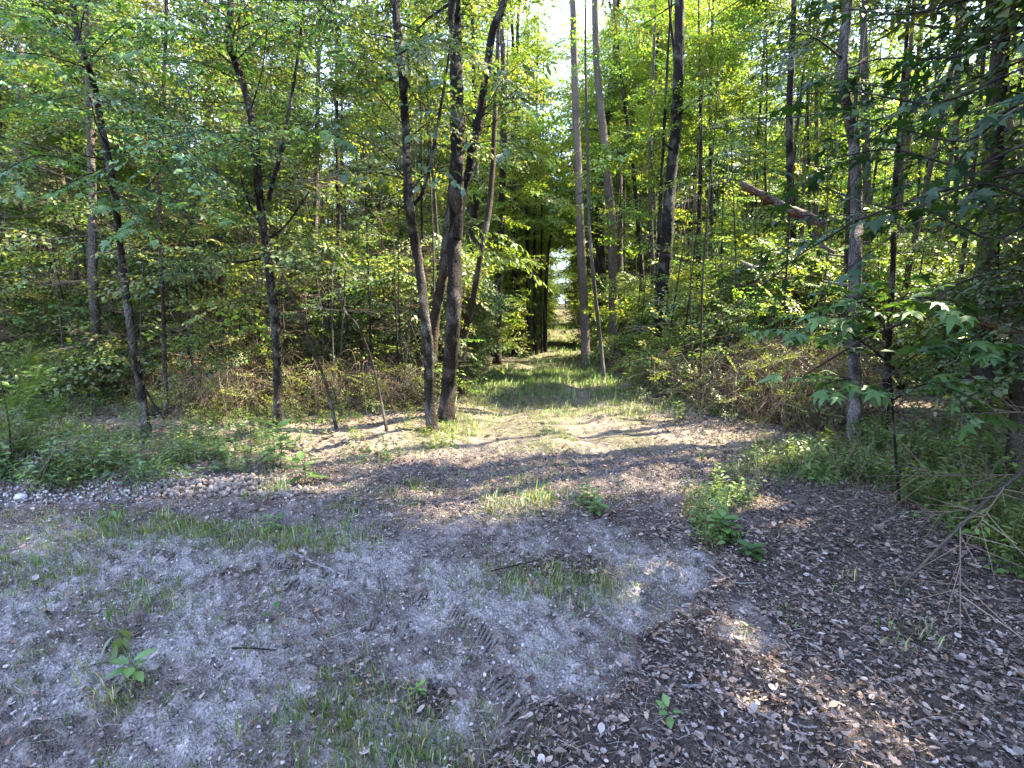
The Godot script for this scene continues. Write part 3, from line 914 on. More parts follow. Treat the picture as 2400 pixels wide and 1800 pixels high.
func build_undergrowth() -> void:
	# right of the track: a bright wall of saplings and shrubs
	for k in 42:
		var d := R(9.0, 17.0)
		var x := track_x(-d) + R(2.4, 3.2 + d * 0.75)
		var h := R(1.2, 3.4)
		if x / d > 0.18 and x / d < 0.37 and d < 15.0: h = R(0.8, 1.3)
		var w1: String = ["bright", "yellow green", "plain green"][k % 3]
		shrub(x, -d, h, described("%s %s shrub, %s," % ["tall" if h > 2.4 else ("waist high" if h < 1.8 else "bushy"), w1, "in front" if d < 10 else ("mid thicket" if d < 13.5 else "far thicket")], x, -d), "shrubs in the thicket right of the track", "fine" if d < 11 else "mid", [bright, yellow, Color(1.1, 1.1, 1)][k % 3], 3, 6.0, 0.12)
	# left: darker, lower, dry between
	for k in 75:
		var d := R(8.6, 18.0) if k < 40 else R(9.0, 13.0)
		var x := track_x(-d) - R(2.0, 3.0 + d * 0.85)
		var h := R(0.8, 2.6)
		var w1: String = ["green", "dark green", "bright"][k % 3]
		shrub(x, -d, h, described("%s %s shrub with dry twigs, %s," % ["tall" if h > 2.0 else ("low" if h < 1.3 else "thin"), w1, "in front" if d < 11 else ("mid wood" if d < 14.5 else "far back")], x, -d), "shrubs under the trees left of the track", "fine" if d < 11 else "mid", [Color(1, 1, 1), deep, bright][k % 3], 2, 5.0, 0.35)
	# deeper in the wood, both sides
	for k in 70:
		var d := R(16.0, 60.0)
		var x := R(-1.0, 1.0) * (d * 1.0 + 3.0)
		if absf(x - track_x(-d)) < 2.6: continue
		var h := R(1.6, 4.0)
		shrub(x, -d, h, described("%s sapling %s," % ["tall leafy" if h > 2.8 else "bushy", "deep in the wood" if d < 35.0 else "far back"], x, -d), "saplings deep in the wood", "mid" if d < 26.0 else "far", [bright, yellow, Color(1, 1, 1)][k % 3], 4, 5.0 if d < 26.0 else 3.5, 0.05)
	# along the far track
	for k in 40:
		var d := R(20.0, 68.0)
		var s := 1.0 if k % 2 else -1.0
		shrub(track_x(-d) + s * R(1.5, 2.6), -d, R(1.5, 3.5), "sunny shrub along the far part of the track, on its %s side" % ("right" if s > 0 else "left"), "shrubs along the far track", "mid" if d < 30 else "far", yellow, 3, 5.0, 0.0)
	# past the rise, the bright trees that close the view up the track
	for q in [[6.5, -84.0], [9.5, -92.0], [4.0, -95.0], [12.5, -86.0], [1.0, -86.0]]:
		filler(q[0], q[1], 0.15, R(9, 14), "bright tree closing the view beyond the top of the track", "trees beyond the top of the track", "far", yellow, BROWN, 0.25, 3.5, 34, 2.2)
	# thin bare poles of young trees crowding the shade
	for k in 210:
		var d := R(8.5, 20.0)
		var left := k % 4 != 0
		var x := track_x(-d) + (-1.0 if left else 1.0) * R(2.1, 3.2 + d * 0.8)
		var h := R(2.5, 7.0)
		var base := Vector3(x, hgt(x, -d) - 0.03, -d)
		var o := thing("sapling", described("%s bare sapling, %s," % ["tall thin" if h > 4.5 else "short thin", "in front" if d < 11.5 else ("mid wood" if d < 15.5 else "far back")], x, -d), "sapling", base, "thin bare saplings in the shade")
		var top := Vector3(R(-0.5, 0.5), h, R(-0.3, 0.3))
		var path := curve([base, base + top * 0.4 + Vector3(R(-0.15, 0.15), 0, 0), base + top], 0.3)
		var g := Geo.new()
		tube(g, path, R(0.010, 0.03), 0.006, 6, [DARK, BROWN, GREY][k % 3], LICHEN, 0.1)
		crown(o, path, 0.02, 0.15, 0.8, int(h * 3.0), "mid", [Color(1, 1, 1), bright, deep][k % 3], 5.0, BROWN, false, 0.3, g, 0.45)
		put("stem", g.mesh(M.bark), o)
		for c in o.get_children(): (c as Node3D).position -= base
	# shrubs that close the top of the track
	for q in [[4.6, -73.0], [9.6, -74.0], [10.5, -77.0], [3.8, -76.0]]:
		shrub(q[0], q[1], R(3.0, 5.0), "sunny shrub at the very top of the track", "shrubs at the top of the track", "far", yellow, 4, 5.0, 0.0)
	# dry bramble thickets
	for q in [[1620, 935, 0.9], [1720, 955, 1.1], [1790, 965, 1.2], [1560, 905, 0.9], [1850, 995, 1.0], [1490, 850, 0.9], [1430, 850, 0.7], [1920, 1000, 0.9], [1600, 925, 0.8], [1680, 900, 1.3], [1750, 915, 1.4], [1830, 930, 1.4], [1900, 960, 1.2], [1560, 890, 1.1], [1500, 870, 1.1], [1960, 985, 1.1], [1640, 880, 1.4]]:
		bramble(on_ground(q[0], q[1]), q[2], described("tangle of dry brown brambles,", q[0] - 1200.0, -1200.0), "dry brambles right of the track")
	for q in [[520, 975, 0.8], [580, 960, 0.8], [740, 960, 0.9], [800, 950, 0.9], [880, 960, 0.9], [940, 950, 0.8], [460, 960, 0.7], [700, 900, 1.0], [420, 930, 1.0], [560, 920, 1.2], [640, 930, 1.1], [840, 920, 1.2], [900, 930, 1.0], [480, 900, 1.3], [340, 930, 1.0], [760, 890, 1.4], [150, 930, 1.0]]:
		bramble(on_ground(q[0], q[1]), q[2], described("%s tangle of dry stalks," % ["low", "tall", "wide", "thin"][int(q[0] / 10.0) % 4], q[0] - 1200.0, -1200.0), "dry stalks left of the track")

func bramble(base: Vector3, size: float, label: String, group: String) -> void:
	var o := thing("bramble", label, "bramble", base, group)
	var g := Geo.new()
	var xf := []
	var col := PackedColorArray()
	for k in int(100 * size):
		var b := Vector3(R(-0.6, 0.6), 0, R(-0.35, 0.35)) * size
		b.y = hgt(base.x + b.x, base.z + b.z) - base.y
		var a := R(0, TAU)
		var out := Vector3(cos(a), 0, sin(a) * 0.7) * R(0.3, 1.3) * size
		var top := R(0.12, 1.0) * size
		var tip_y := top * R(-0.1, 1.1)
		var kink := Vector3(R(-0.18, 0.18), R(-0.12, 0.12), R(-0.18, 0.18)) * size
		var pts := curve([b, b + out * 0.3 + Vector3(0, top * 0.75, 0) + kink, b + out * 0.7 + Vector3(0, top, 0) - kink, b + out * 1.15 + Vector3(0, tip_y, 0) + kink * 0.5], 0.12)
		tube(g, pts, R(0.003, 0.009), 0.002, 4, Color(0.27, 0.19, 0.12) * R(0.35, 1.5), Color(0.42, 0.35, 0.25))
		if rng.randf() < 0.32:
			for e in 2:
				var w := pts[rng.randi() % pts.size()]
				var bb := Basis(Vector3.UP, R(0, TAU)) * Basis(Vector3.BACK, R(-0.9, 0.9)) * Basis(Vector3.RIGHT, R(-0.9, 0.9)) * Basis.from_scale(Vector3.ONE * R(0.3, 0.6))
				xf.append(Transform3D(bb, w))
				col.append(Color(1.1, 1.0, 0.8) * R(0.7, 1.3))
	tag(put("canes", g.mesh(M.bark), o), "", "", "", "stuff")
	if xf.size(): scatter("leaves", sprays.fine[0], xf, col, o)

# ------------------------------------------------------------------ boughs close enough to tell their leaves apart
func leafy_bough(parent: Node3D, base: Vector3, px: Array, dist: float, dist_end: float, r: float, leaves: Array, count: int, spread: float, size: float, tone: Color, called := "bough") -> void:
	var pts := []
	for k in px.size():
		pts.append(at(px[k][0], px[k][1], lerpf(dist, dist_end, float(k) / (px.size() - 1))) - base)
	var path := curve(pts, 0.06)
	var g := Geo.new()
	tube(g, path, r, 0.003, 6, tone, LICHEN, 0.08)
	var n := path.size()
	var spots := []
	var m := int(ceil(count / 7.0))
	for k in m:
		var f := lerpf(0.12, 1.0, (k + rng.randf()) / m) * (n - 1)
		var j := mini(int(f), n - 2)
		var o := path[j].lerp(path[j + 1], f - j)
		var d := (path[j + 1] - path[j]).normalized().rotated(Vector3.UP, (1.0 if k % 2 else -1.0) * R(0.35, 1.1))
		d = (d + Vector3(0, R(-0.35, 0.25), 0)).normalized()
		var l := spread * R(0.5, 1.1)
		var tip := o + d * l + Vector3(0, -0.06 * l, 0)
		twig(g, o, tip, 0.0035, tone)
		for q in 7:
			spots.append([o.lerp(tip, (q + 0.8) / 6.8), d, q])
	var b := put(called, g.mesh(M.bark), parent)
	for s in spots:
		var yaw := R(-1.3, 1.3)
		if s[2] == 6: yaw *= 0.3
		var dir: Vector3 = (s[1] as Vector3).rotated(Vector3.UP, yaw)
		dir = (dir + Vector3(R(-0.2, 0.2), R(-0.75, 0.05), R(-0.2, 0.2))).normalized()
		var up := Vector3(R(-0.45, 0.45), 1.0, R(-0.45, 0.45)).normalized()
		var side := dir.cross(up).normalized()
		var bs := Basis(dir, side.cross(dir).normalized(), side) * Basis.from_scale(Vector3.ONE * size * R(0.45, 1.2))
		put("leaf", leaves[rng.randi() % leaves.size()], b, Transform3D(bs, s[0] + dir * 0.03))

var stars := []
var stars_shade_toned := []
var oaks := []

func build_near_boughs() -> void:
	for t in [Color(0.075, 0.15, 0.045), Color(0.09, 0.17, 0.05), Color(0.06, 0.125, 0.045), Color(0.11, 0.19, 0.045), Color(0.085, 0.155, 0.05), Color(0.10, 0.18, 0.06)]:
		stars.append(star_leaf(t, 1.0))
	for t in [Color(0.026, 0.055, 0.021), Color(0.036, 0.072, 0.022), Color(0.022, 0.048, 0.022), Color(0.03, 0.06, 0.02), Color(0.033, 0.066, 0.024)]:  # shade and silhouette painted into these darker leaf colours
		stars_shade_toned.append(star_leaf(t, 1.0))
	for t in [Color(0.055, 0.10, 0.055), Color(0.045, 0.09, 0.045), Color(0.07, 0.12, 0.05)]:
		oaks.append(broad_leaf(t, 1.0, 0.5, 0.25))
	# the sweetgum whose boughs hang in from the right edge
	var base := Vector3(4.3, hgt(4.3, -2.2) - 0.05, -2.2)
	var o := thing("sweetgum_tree", "dark sweetgum reaching in from the right edge, star shaped leaves coloured dark for shade", "tree", base)
	var g := Geo.new()
	var tp := curve([Vector3.ZERO, Vector3(0.1, 2.5, 0.1), Vector3(-0.1, 5.0, 0), Vector3(0.1, 8.5, 0.2)], 0.1)
	tube(g, tp, 0.11, 0.03, 12, BROWN, LICHEN, 0.12, 0.3)
	put("trunk", g.mesh(M.bark), o)
	for b in [[[[2700, -160], [2420, -60], [2150, 30], [1960, 20], [1870, 60]], 3.4, 3.7, 38], [[[2750, 20], [2480, 40], [2250, 130], [2050, 140], [1940, 190]], 3.0, 3.4, 40], [[[2800, 130], [2440, 150], [2200, 240], [2000, 215], [1830, 225]], 3.0, 3.6, 46], [[[2850, 330], [2450, 240], [2260, 330], [2090, 300], [2010, 350]], 2.6, 2.9, 36], [[[2850, 480], [2480, 330], [2270, 390], [2080, 350], [1890, 390]], 2.7, 3.3, 46], [[[2850, 400], [2500, 480], [2300, 430], [2120, 490], [1950, 450]], 2.8, 3.2, 46], [[[2850, 640], [2500, 500], [2330, 560], [2180, 510], [2040, 590]], 2.8, 3.1, 40]]:
		leafy_bough(o, base, b[0], b[1], b[2], 0.012, stars_shade_toned, b[3], 0.46, 0.118, Color(0.05, 0.04, 0.032))
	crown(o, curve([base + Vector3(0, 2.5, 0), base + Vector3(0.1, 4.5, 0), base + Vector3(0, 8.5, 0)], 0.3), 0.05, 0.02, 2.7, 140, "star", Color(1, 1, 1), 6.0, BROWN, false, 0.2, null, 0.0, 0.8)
	for k in range(8, o.get_child_count()): (o.get_child(k) as Node3D).position -= base
	# the low sweetgum sapling before the mottled trunk
	base = on_ground(2110, 1170)
	o = thing("sweetgum_sapling", "low dark sweetgum sapling with large star leaves, before the mottled trunk", "sapling", base)
	g = Geo.new()
	tube(g, curve([Vector3(0, -0.05, 0), at(2095, 1000, 3.9) - base, at(2085, 860, 3.7) - base, at(2060, 690, 3.6) - base], 0.07), 0.014, 0.005, 7, DARK, LICHEN, 0.1)
	put("stem", g.mesh(M.bark), o)
	for b in [[[[2085, 850], [1980, 780], [1850, 770]], 3.7, 3.4, 48], [[[2080, 800], [2000, 745], [1900, 730]], 3.6, 3.5, 41], [[[2070, 740], [2120, 700], [2210, 700]], 3.6, 3.3, 41], [[[2085, 880], [2170, 820], [2290, 810]], 3.7, 3.3, 45], [[[2090, 930], [2010, 890], [1930, 900]], 3.8, 3.4, 41], [[[2090, 940], [2170, 900], [2250, 920]], 3.8, 3.5, 41], [[[2070, 760], [2040, 720], [2000, 700]], 3.6, 3.3, 34]]:
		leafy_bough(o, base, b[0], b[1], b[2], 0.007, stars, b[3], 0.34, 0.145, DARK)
	# leaves on the left sweetgums, lit by the open sky
	var lefts := [
		["sweetgum bough like a shelf of pale green star leaves, far left", [[[250, 420], [180, 380], [90, 365], [10, 400]], [[265, 430], [330, 440], [420, 470], [520, 500]], [[255, 400], [200, 410], [150, 440]], [[262, 440], [300, 480], [320, 530]]], 5.4, 62],
		["high sweetgum bough of blue green leaves at the upper left corner", [[[190, 110], [120, 60], [20, 30]], [[200, 150], [290, 60], [380, 40]], [[185, 90], [200, 20], [230, -30]], [[205, 160], [110, 130], [10, 120]], [[195, 130], [270, 130], [340, 110]]], 5.2, 62],
		["sweetgum bough over the tall dark trunk's fork, star leaves", [[[545, 150], [440, 70], [330, 40]], [[545, 150], [640, 60], [700, 40]], [[585, 310], [660, 290], [780, 300]], [[590, 330], [540, 330], [480, 360]], [[540, 110], [560, 40], [600, -10]], [[560, 190], [480, 150], [400, 130]]], 5.8, 48],
	]
	for q in lefts:
		var e: Array = q[1]
		base = at(e[0][0][0], e[0][0][1], q[2] + 1.2)
		o = thing("sweetgum_bough", q[0], "bough", base)
		for p in e:
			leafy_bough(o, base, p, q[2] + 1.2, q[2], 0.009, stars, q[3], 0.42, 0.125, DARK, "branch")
	# oak sprays before the double trunk
	base = at(960, 420, 7.0)
	o = thing("oak_bough", "grey green oak bough hanging before the double trunk", "bough", base)
	for p in [[[960, 430], [880, 340], [790, 300]], [[955, 420], [860, 400], [800, 400]], [[960, 450], [1010, 400], [1060, 420]], [[950, 300], [870, 200], [790, 110]], [[950, 260], [900, 160], [830, 130]], [[952, 330], [1010, 280], [1040, 250]], [[955, 360], [900, 310], [850, 260]]]:
		leafy_bough(o, base, p, 7.0, 6.0, 0.009, oaks, 40, 0.5, 0.125, DARK, "branch")
	base = at(1110, 330, 7.4)
	o = thing("oak_bough", "dark oak bough against the bright leaves, right of the double trunk", "bough", base)
	for p in [[[1110, 330], [1180, 270], [1260, 240]], [[1105, 340], [1160, 330], [1240, 350]], [[1115, 300], [1170, 200], [1230, 140]], [[1120, 280], [1200, 220], [1290, 130]], [[1110, 300], [1050, 200], [1010, 190]]]:
		leafy_bough(o, base, p, 7.4, 6.4, 0.008, oaks, 28, 0.45, 0.13, DARK, "branch")
	# the drooping bough that the sun lights from behind, right of the thick dark trunk
	base = at(1080, 520, 9.2)
	o = thing("sunlit_bough", "drooping bough of glowing yellow green leaves right of the thick dark trunk", "bough", base)
	var glow := [broad_leaf(Color(0.17, 0.25, 0.05), 1.0, 0.45), broad_leaf(Color(0.21, 0.28, 0.06), 1.0, 0.45)]  # backlit glow put into these leaf colours
	for p in [[[1075, 520], [1130, 550], [1190, 580], [1260, 650]], [[1080, 525], [1120, 580], [1150, 600]], [[1090, 530], [1160, 545], [1200, 560]], [[1120, 560], [1180, 600], [1230, 620]]]:
		leafy_bough(o, base, p, 9.2, 9.0, 0.006, glow, 56, 0.34, 0.105, BROWN, "branch")

# ------------------------------------------------------------------ dead wood
func stick(called: String, label: String, px: Array, lift: Array, r: float, tone: Color, group := "", forks := []) -> void:
	var pts := []
	var base := on_ground(px[0][0], px[0][1])
	for k in px.size():
		var p := on_ground(px[k][0], px[k][1])
		p.y = hgt(p.x, p.z) + lift[k] + r * 0.6
		pts.append(p - base)
	var o := thing(called, label, "stick", base, group)
	var g := Geo.new()
	tube(g, curve(pts, 0.04), r, r * 0.5, 7, tone, tone * 1.4, 0.15)
	put("stem", g.mesh(M.bark), o)
	for f in forks:
		var fp := []
		for q in f: fp.append(Vector3(q[0], q[1], q[2]) + (pts[1] as Vector3))
		var fg := Geo.new()
		tube(fg, curve(fp, 0.04), r * 0.6, r * 0.3, 6, tone, tone * 1.4, 0.15)
		put("fork", fg.mesh(M.bark), o)

func air_log(called: String, label: String, a: Vector3, b: Vector3, r0: float, r1: float, tone: Color, rot: bool) -> Node3D:
	var o := thing(called, label, "log", a)
	var g := Geo.new()
	var mid := (b - a) * 0.5 + Vector3(0, -0.04, 0)
	tube(g, curve([Vector3.ZERO, mid, b - a], 0.06), r0, r1, 12, tone, Color(0.34, 0.30, 0.25), 0.45)
	put("stem", g.mesh(M.bark), o)
	if rot:
		var d := (b - a).normalized()
		for q in [[0.05, 0.09, 0.30], [0.25, 0.14, 0.26], [0.62, 0.13, 0.24]]:       # slabs of rotten orange heartwood hanging from its underside
			var c: Vector3 = (b - a) * q[0] + Vector3(0, -r0 * 0.9, 0)
			var sg := Geo.new()
			tube(sg, curve([c, c + d * q[2] * 0.5 + Vector3(0, -0.05, 0.02), c + d * q[2]], 0.04), q[1] * 0.5, 0.015, 9, Color(0.16, 0.075, 0.035), Color(0.25, 0.15, 0.08), 0.7)
			put("rotten_wood", sg.mesh(M.bark), o)
	return o

func build_dead_wood() -> void:
	air_log("broken_log", "broken pine log leaning through the leaves on the right, rotten orange underside", at(1737, 428, 8.6), at(1935, 525, 8.5), 0.04, 0.075, Color(0.23, 0.19, 0.155), true)
	air_log("broken_branch", "bare grey broken branch just below the leaning log", at(1900, 548, 9.0), at(1956, 592, 8.9), 0.035, 0.03, Color(0.24, 0.2, 0.17), false)
	air_log("broken_log", "split orange and white log end by the right edge", at(2285, 728, 5.6), at(2470, 790, 5.3), 0.07, 0.10, Color(0.34, 0.27, 0.2), true)
	air_log("broken_branch", "pale bare branch crossing in the bright shrubs, right of the track", at(1735, 612, 9.2), at(1792, 628, 9.0), 0.025, 0.03, Color(0.36, 0.31, 0.26), false)
	air_log("broken_branch", "pale bare branch caught behind the mottled trunk", at(1930, 660, 7.6), at(2065, 664, 7.4), 0.018, 0.022, Color(0.36, 0.31, 0.26), false)
	var grey := Color(0.27, 0.245, 0.22)
	stick("fallen_branch", "pale forked fallen branch raised over the grass right of the track", [[1512, 893], [1560, 912], [1600, 935], [1660, 975]], [0.28, 0.2, 0.12, 0.02], 0.022, Color(0.36, 0.30, 0.22), "", [[[0, 0, 0], [0.10, 0.22, 0.02], [0.12, 0.45, 0.05]], [[0, 0, 0], [0.02, -0.12, 0.05], [-0.04, -0.28, 0.08]]])
	stick("fallen_stick", "short thick grey stick by the bright grass patch, left of centre", [[690, 1315], [735, 1318], [765, 1332], [808, 1348]], [0.004, 0.0, 0.004, -0.008], 0.014, Color(0.24, 0.225, 0.21))
	stick("fallen_twig", "thin curved twig on pale sand with a dark curled leaf at its end", [[545, 1530], [600, 1520], [650, 1540], [690, 1530]], [0.02, 0.01, 0.005, 0.01], 0.005, DARK)
	stick("fallen_twig", "thin straight twig beside the tyre tread, near the bottom centre", [[1238, 1500], [1280, 1522], [1322, 1548]], [0.004, 0.008, 0.004], 0.005, Color(0.22, 0.18, 0.15))
	stick("fallen_twig", "thin dark twig across the grass tuft in the middle of the track", [[1150, 1360], [1210, 1340], [1270, 1338]], [0.03, 0.05, 0.06], 0.005, DARK)
	stick("fallen_stick", "pale stick among brown leaves at lower right, upper one of three", [[1660, 1345], [1720, 1370], [1772, 1382]], [0.005, 0.012, 0.004], 0.007, grey)
	stick("fallen_stick", "grey stick among brown leaves at lower right, longest of three", [[1600, 1605], [1680, 1635], [1760, 1660], [1830, 1708]], [0.004, 0.012, 0.01, 0.004], 0.008, grey)
	stick("fallen_stick", "grey stick among brown leaves at lower right, lowest of three", [[1810, 1675], [1870, 1690], [1915, 1702]], [0.004, 0.012, 0.004], 0.008, grey)
	stick("fallen_stick", "crooked pale stick in dark litter near the lower right corner", [[2140, 1690], [2200, 1695], [2260, 1720]], [0.01, 0.012, 0.004], 0.008, grey)
	stick("fallen_stick", "straight pale stick on its own in dark litter at right", [[1540, 1500], [1570, 1503]], [0.01, 0.006], 0.006, Color(0.5, 0.48, 0.46))
	stick("fallen_branch", "pale stick leaning from ivy under the left saplings", [[555, 910], [600, 955], [655, 990]], [0.35, 0.12, 0.02], 0.012, Color(0.33, 0.27, 0.22))
	stick("fallen_branch", "thin pale branch lying in the ivy at far left", [[120, 990], [160, 1025], [190, 1045]], [0.06, 0.05, 0.02], 0.011, grey)
	stick("fallen_branch", "thin bare branch slanting over the grass by the right edge", [[2255, 1040], [2300, 1100], [2345, 1150]], [0.35, 0.16, 0.02], 0.010, grey)

# ------------------------------------------------------------------ fallen leaves, needles and stones
func dead_color() -> Color:
	var c: Color = [Color(0.21, 0.165, 0.135), Color(0.17, 0.135, 0.115), Color(0.27, 0.225, 0.19), Color(0.115, 0.09, 0.078), Color(0.29, 0.265, 0.25), Color(0.22, 0.145, 0.10), Color(0.19, 0.17, 0.155), Color(0.09, 0.065, 0.055)][rng.randi() % 8]
	c = c * Color(1.12, 1.06, 0.98) * R(0.38, 1.15)
	c.a = 1
	return c

func lie(x: float, z: float, lift: float, s: float, tilt: float) -> Transform3D:
	var b := Basis(Vector3.UP, R(0, TAU)) * Basis(Vector3.RIGHT, R(-tilt, tilt)) * Basis(Vector3.BACK, R(-tilt, tilt)) * Basis.from_scale(Vector3.ONE * s)
	return Transform3D(b, Vector3(x, hgt(x, z) + lift, z))

func build_litter() -> void:
	var kinds := [dead_leaf(false, 0.18), dead_leaf(true, 0.3), dead_leaf(false, 0.5), dead_leaf(true, 0.12)]
	var xf := [[], [], [], []]
	var col := [PackedColorArray(), PackedColorArray(), PackedColorArray(), PackedColorArray()]
	var near := []
	# [least distance, farthest, how many tries, size]
	for q in [[0.5, 3.0, 70000, 0.023], [3.0, 6.0, 110000, 0.027], [6.0, 11.0, 52000, 0.048], [11.0, 24.0, 26000, 0.085], [24.0, 66.0, 9000, 0.14]]:
		for k in q[2]:
			var d := sqrt(lerpf(q[0] * q[0], q[1] * q[1], rng.randf()))
			var x := R(-1.0, 1.0) * (1.08 * d + 1.3)
			var a := litter_amount(x, -d)
			if rng.randf() > a * a * 0.9 + 0.07: continue
			var s: float = q[3] * (R(0.35, 1.1) if rng.randf() < 0.85 else R(1.1, 2.0))
			var t := lie(x, -d, 0.003 + 0.012 * rng.randf(), s, 0.5)
			t.basis = t.basis * Basis.from_scale(Vector3(R(0.8, 1.15), R(0.4, 2.0), R(0.55, 1.5)))
			var n := rng.randi() % 4
			if s > 0.029 and d < 2.5 and d > 1.5 and absf(x) < d and near.size() < 280:
				near.append([n, t])
				continue
			xf[n].append(t)
			col[n].append(dead_color())
	for n in 4:
		var o := scatter("leaf_litter", kinds[n], xf[n], col[n], self)
		tag(o, ["brown oval leaves fallen all over the forest floor", "tan lobed leaves fallen all over the forest floor", "curled brown leaves fallen all over the forest floor", "flat grey lobed leaves fallen all over the forest floor"][n], "", "", "stuff")
	var tones := []
	for k in 6:
		var m := (M.litter as StandardMaterial3D).duplicate() as StandardMaterial3D
		m.albedo_color = dead_color().linear_to_srgb()
		tones.append(m)
	for e in near:
		var o := put("fallen_leaf", kinds[e[0]], self, e[1])
		o.material_override = tones[rng.randi() % 6]
		var right: bool = e[1].origin.x > 0.35
		tag(o, "dry brown fallen leaf in the dense litter at lower right" if right else "single dry leaf on the pale sand of the foreground", "leaf", "fallen leaves in the litter at lower right" if right else "fallen leaves on the pale sand")
	# broken needles and twig crumbs
	var g := Geo.new()
	twig(g, Vector3(-0.5, 0, 0), Vector3(0.0, 0.03, 0.02), 0.012, Color(1, 1, 1))
	twig(g, Vector3(0.0, 0.03, 0.02), Vector3(0.5, 0, -0.03), 0.012, Color(1, 1, 1))
	var tx := []
	var tc := PackedColorArray()
	for q in [[1.3, 3.5, 16000, 0.06], [3.5, 8.0, 16000, 0.10], [8.0, 16.0, 5000, 0.25]]:
		for k in q[2]:
			var d := sqrt(lerpf(q[0] * q[0], q[1] * q[1], rng.randf()))
			var x := R(-1.1, 1.1) * d
			if rng.randf() > 0.4 + 0.6 * litter_amount(x, -d): continue
			tx.append(lie(x, -d, 0.006 + 0.006 * rng.randf(), q[3] * R(0.4, 1.5), 0.12))
			tc.append([Color(0.28, 0.22, 0.16), Color(0.15, 0.12, 0.095), Color(0.33, 0.30, 0.27), Color(0.08, 0.06, 0.05)][rng.randi() % 4] * R(0.7, 1.2))
	tag(scatter("twig_debris", g.mesh(M.wood), tx, tc, self), "thin broken twigs and needles strewn over the ground", "", "", "stuff")
	# gravel of the sand and of the left bank
	var st := [make_stone(1), make_stone(2), make_stone(3)]
	for n in 3:
		var sx := []
		var sc := PackedColorArray()
		for k in 16000:
			var d := sqrt(lerpf(1.9, 36.0, rng.randf()))
			var x := R(-1.1, 1.1) * d
			var bank := bump(x, -d, -4.3, -4.7, 1.0, 0.4)
			if rng.randf() > (1.0 - litter_amount(x, -d)) * 0.5 + bank: continue
			sx.append(lie(x, -d, 0.002, R(0.004, 0.018) * (1.0 + 1.2 * bank), 3.0))
			sc.append(Color(0.32, 0.295, 0.27) * R(0.4, 1.1))
		for k in 900:
			var x := -4.2 + R(-1.1, 1.1)
			var z := -4.7 + R(-0.45, 0.45)
			sx.append(lie(x, z, 0.004, R(0.008, 0.030), 3.0))
			sc.append(Color(0.33, 0.31, 0.29) * R(0.3, 1.4))
		tag(scatter("gravel", st[n], sx, sc, self), ["small pale pebbles loose on the sand", "grains and pebbles scattered on the sand", "gravel in the pushed up bank and on the sand"][n], "", "", "stuff")
	# dark clods of the pushed up bank
	var cx := []
	var cc := PackedColorArray()
	for k in 1600:
		var x := -2.55 + R(-0.65, 0.65)
		var z := -4.55 + R(-0.22, 0.22)
		cx.append(lie(x, z, 0.01, R(0.01, 0.05), 3.0))
		cc.append(Color(0.15, 0.125, 0.105) * R(0.4, 1.4))
	tag(scatter("soil_clods", st[1], cx, cc, self), "dark crumbly clods on the small earth bank, left of centre", "", "", "stuff")
	for q in [[50, 1172, 0.10, "largest pale stone on the gravel bank at far left"], [108, 1150, 0.05, "rounded pale stone near the top of the gravel bank"], [95, 1178, 0.045, "small pale stone in the middle of the gravel bank"], [325, 1167, 0.05, "reddish stone at the right end of the gravel bank"]]:
		var p := on_ground(q[0], q[1])
		var o := thing("stone", q[3], "stone", p)
		var sg := put("body", make_stone(int(q[0])), o, Transform3D(Basis.from_scale(Vector3(q[2], q[2], q[2])), Vector3(0, q[2] * 0.15, 0)))
		var sm := (M.stone as StandardMaterial3D).duplicate() as StandardMaterial3D
		sm.albedo_color = (Color(0.42, 0.40, 0.38) if q[0] != 325 else Color(0.25, 0.14, 0.1)).linear_to_srgb()
		sg.material_override = sm

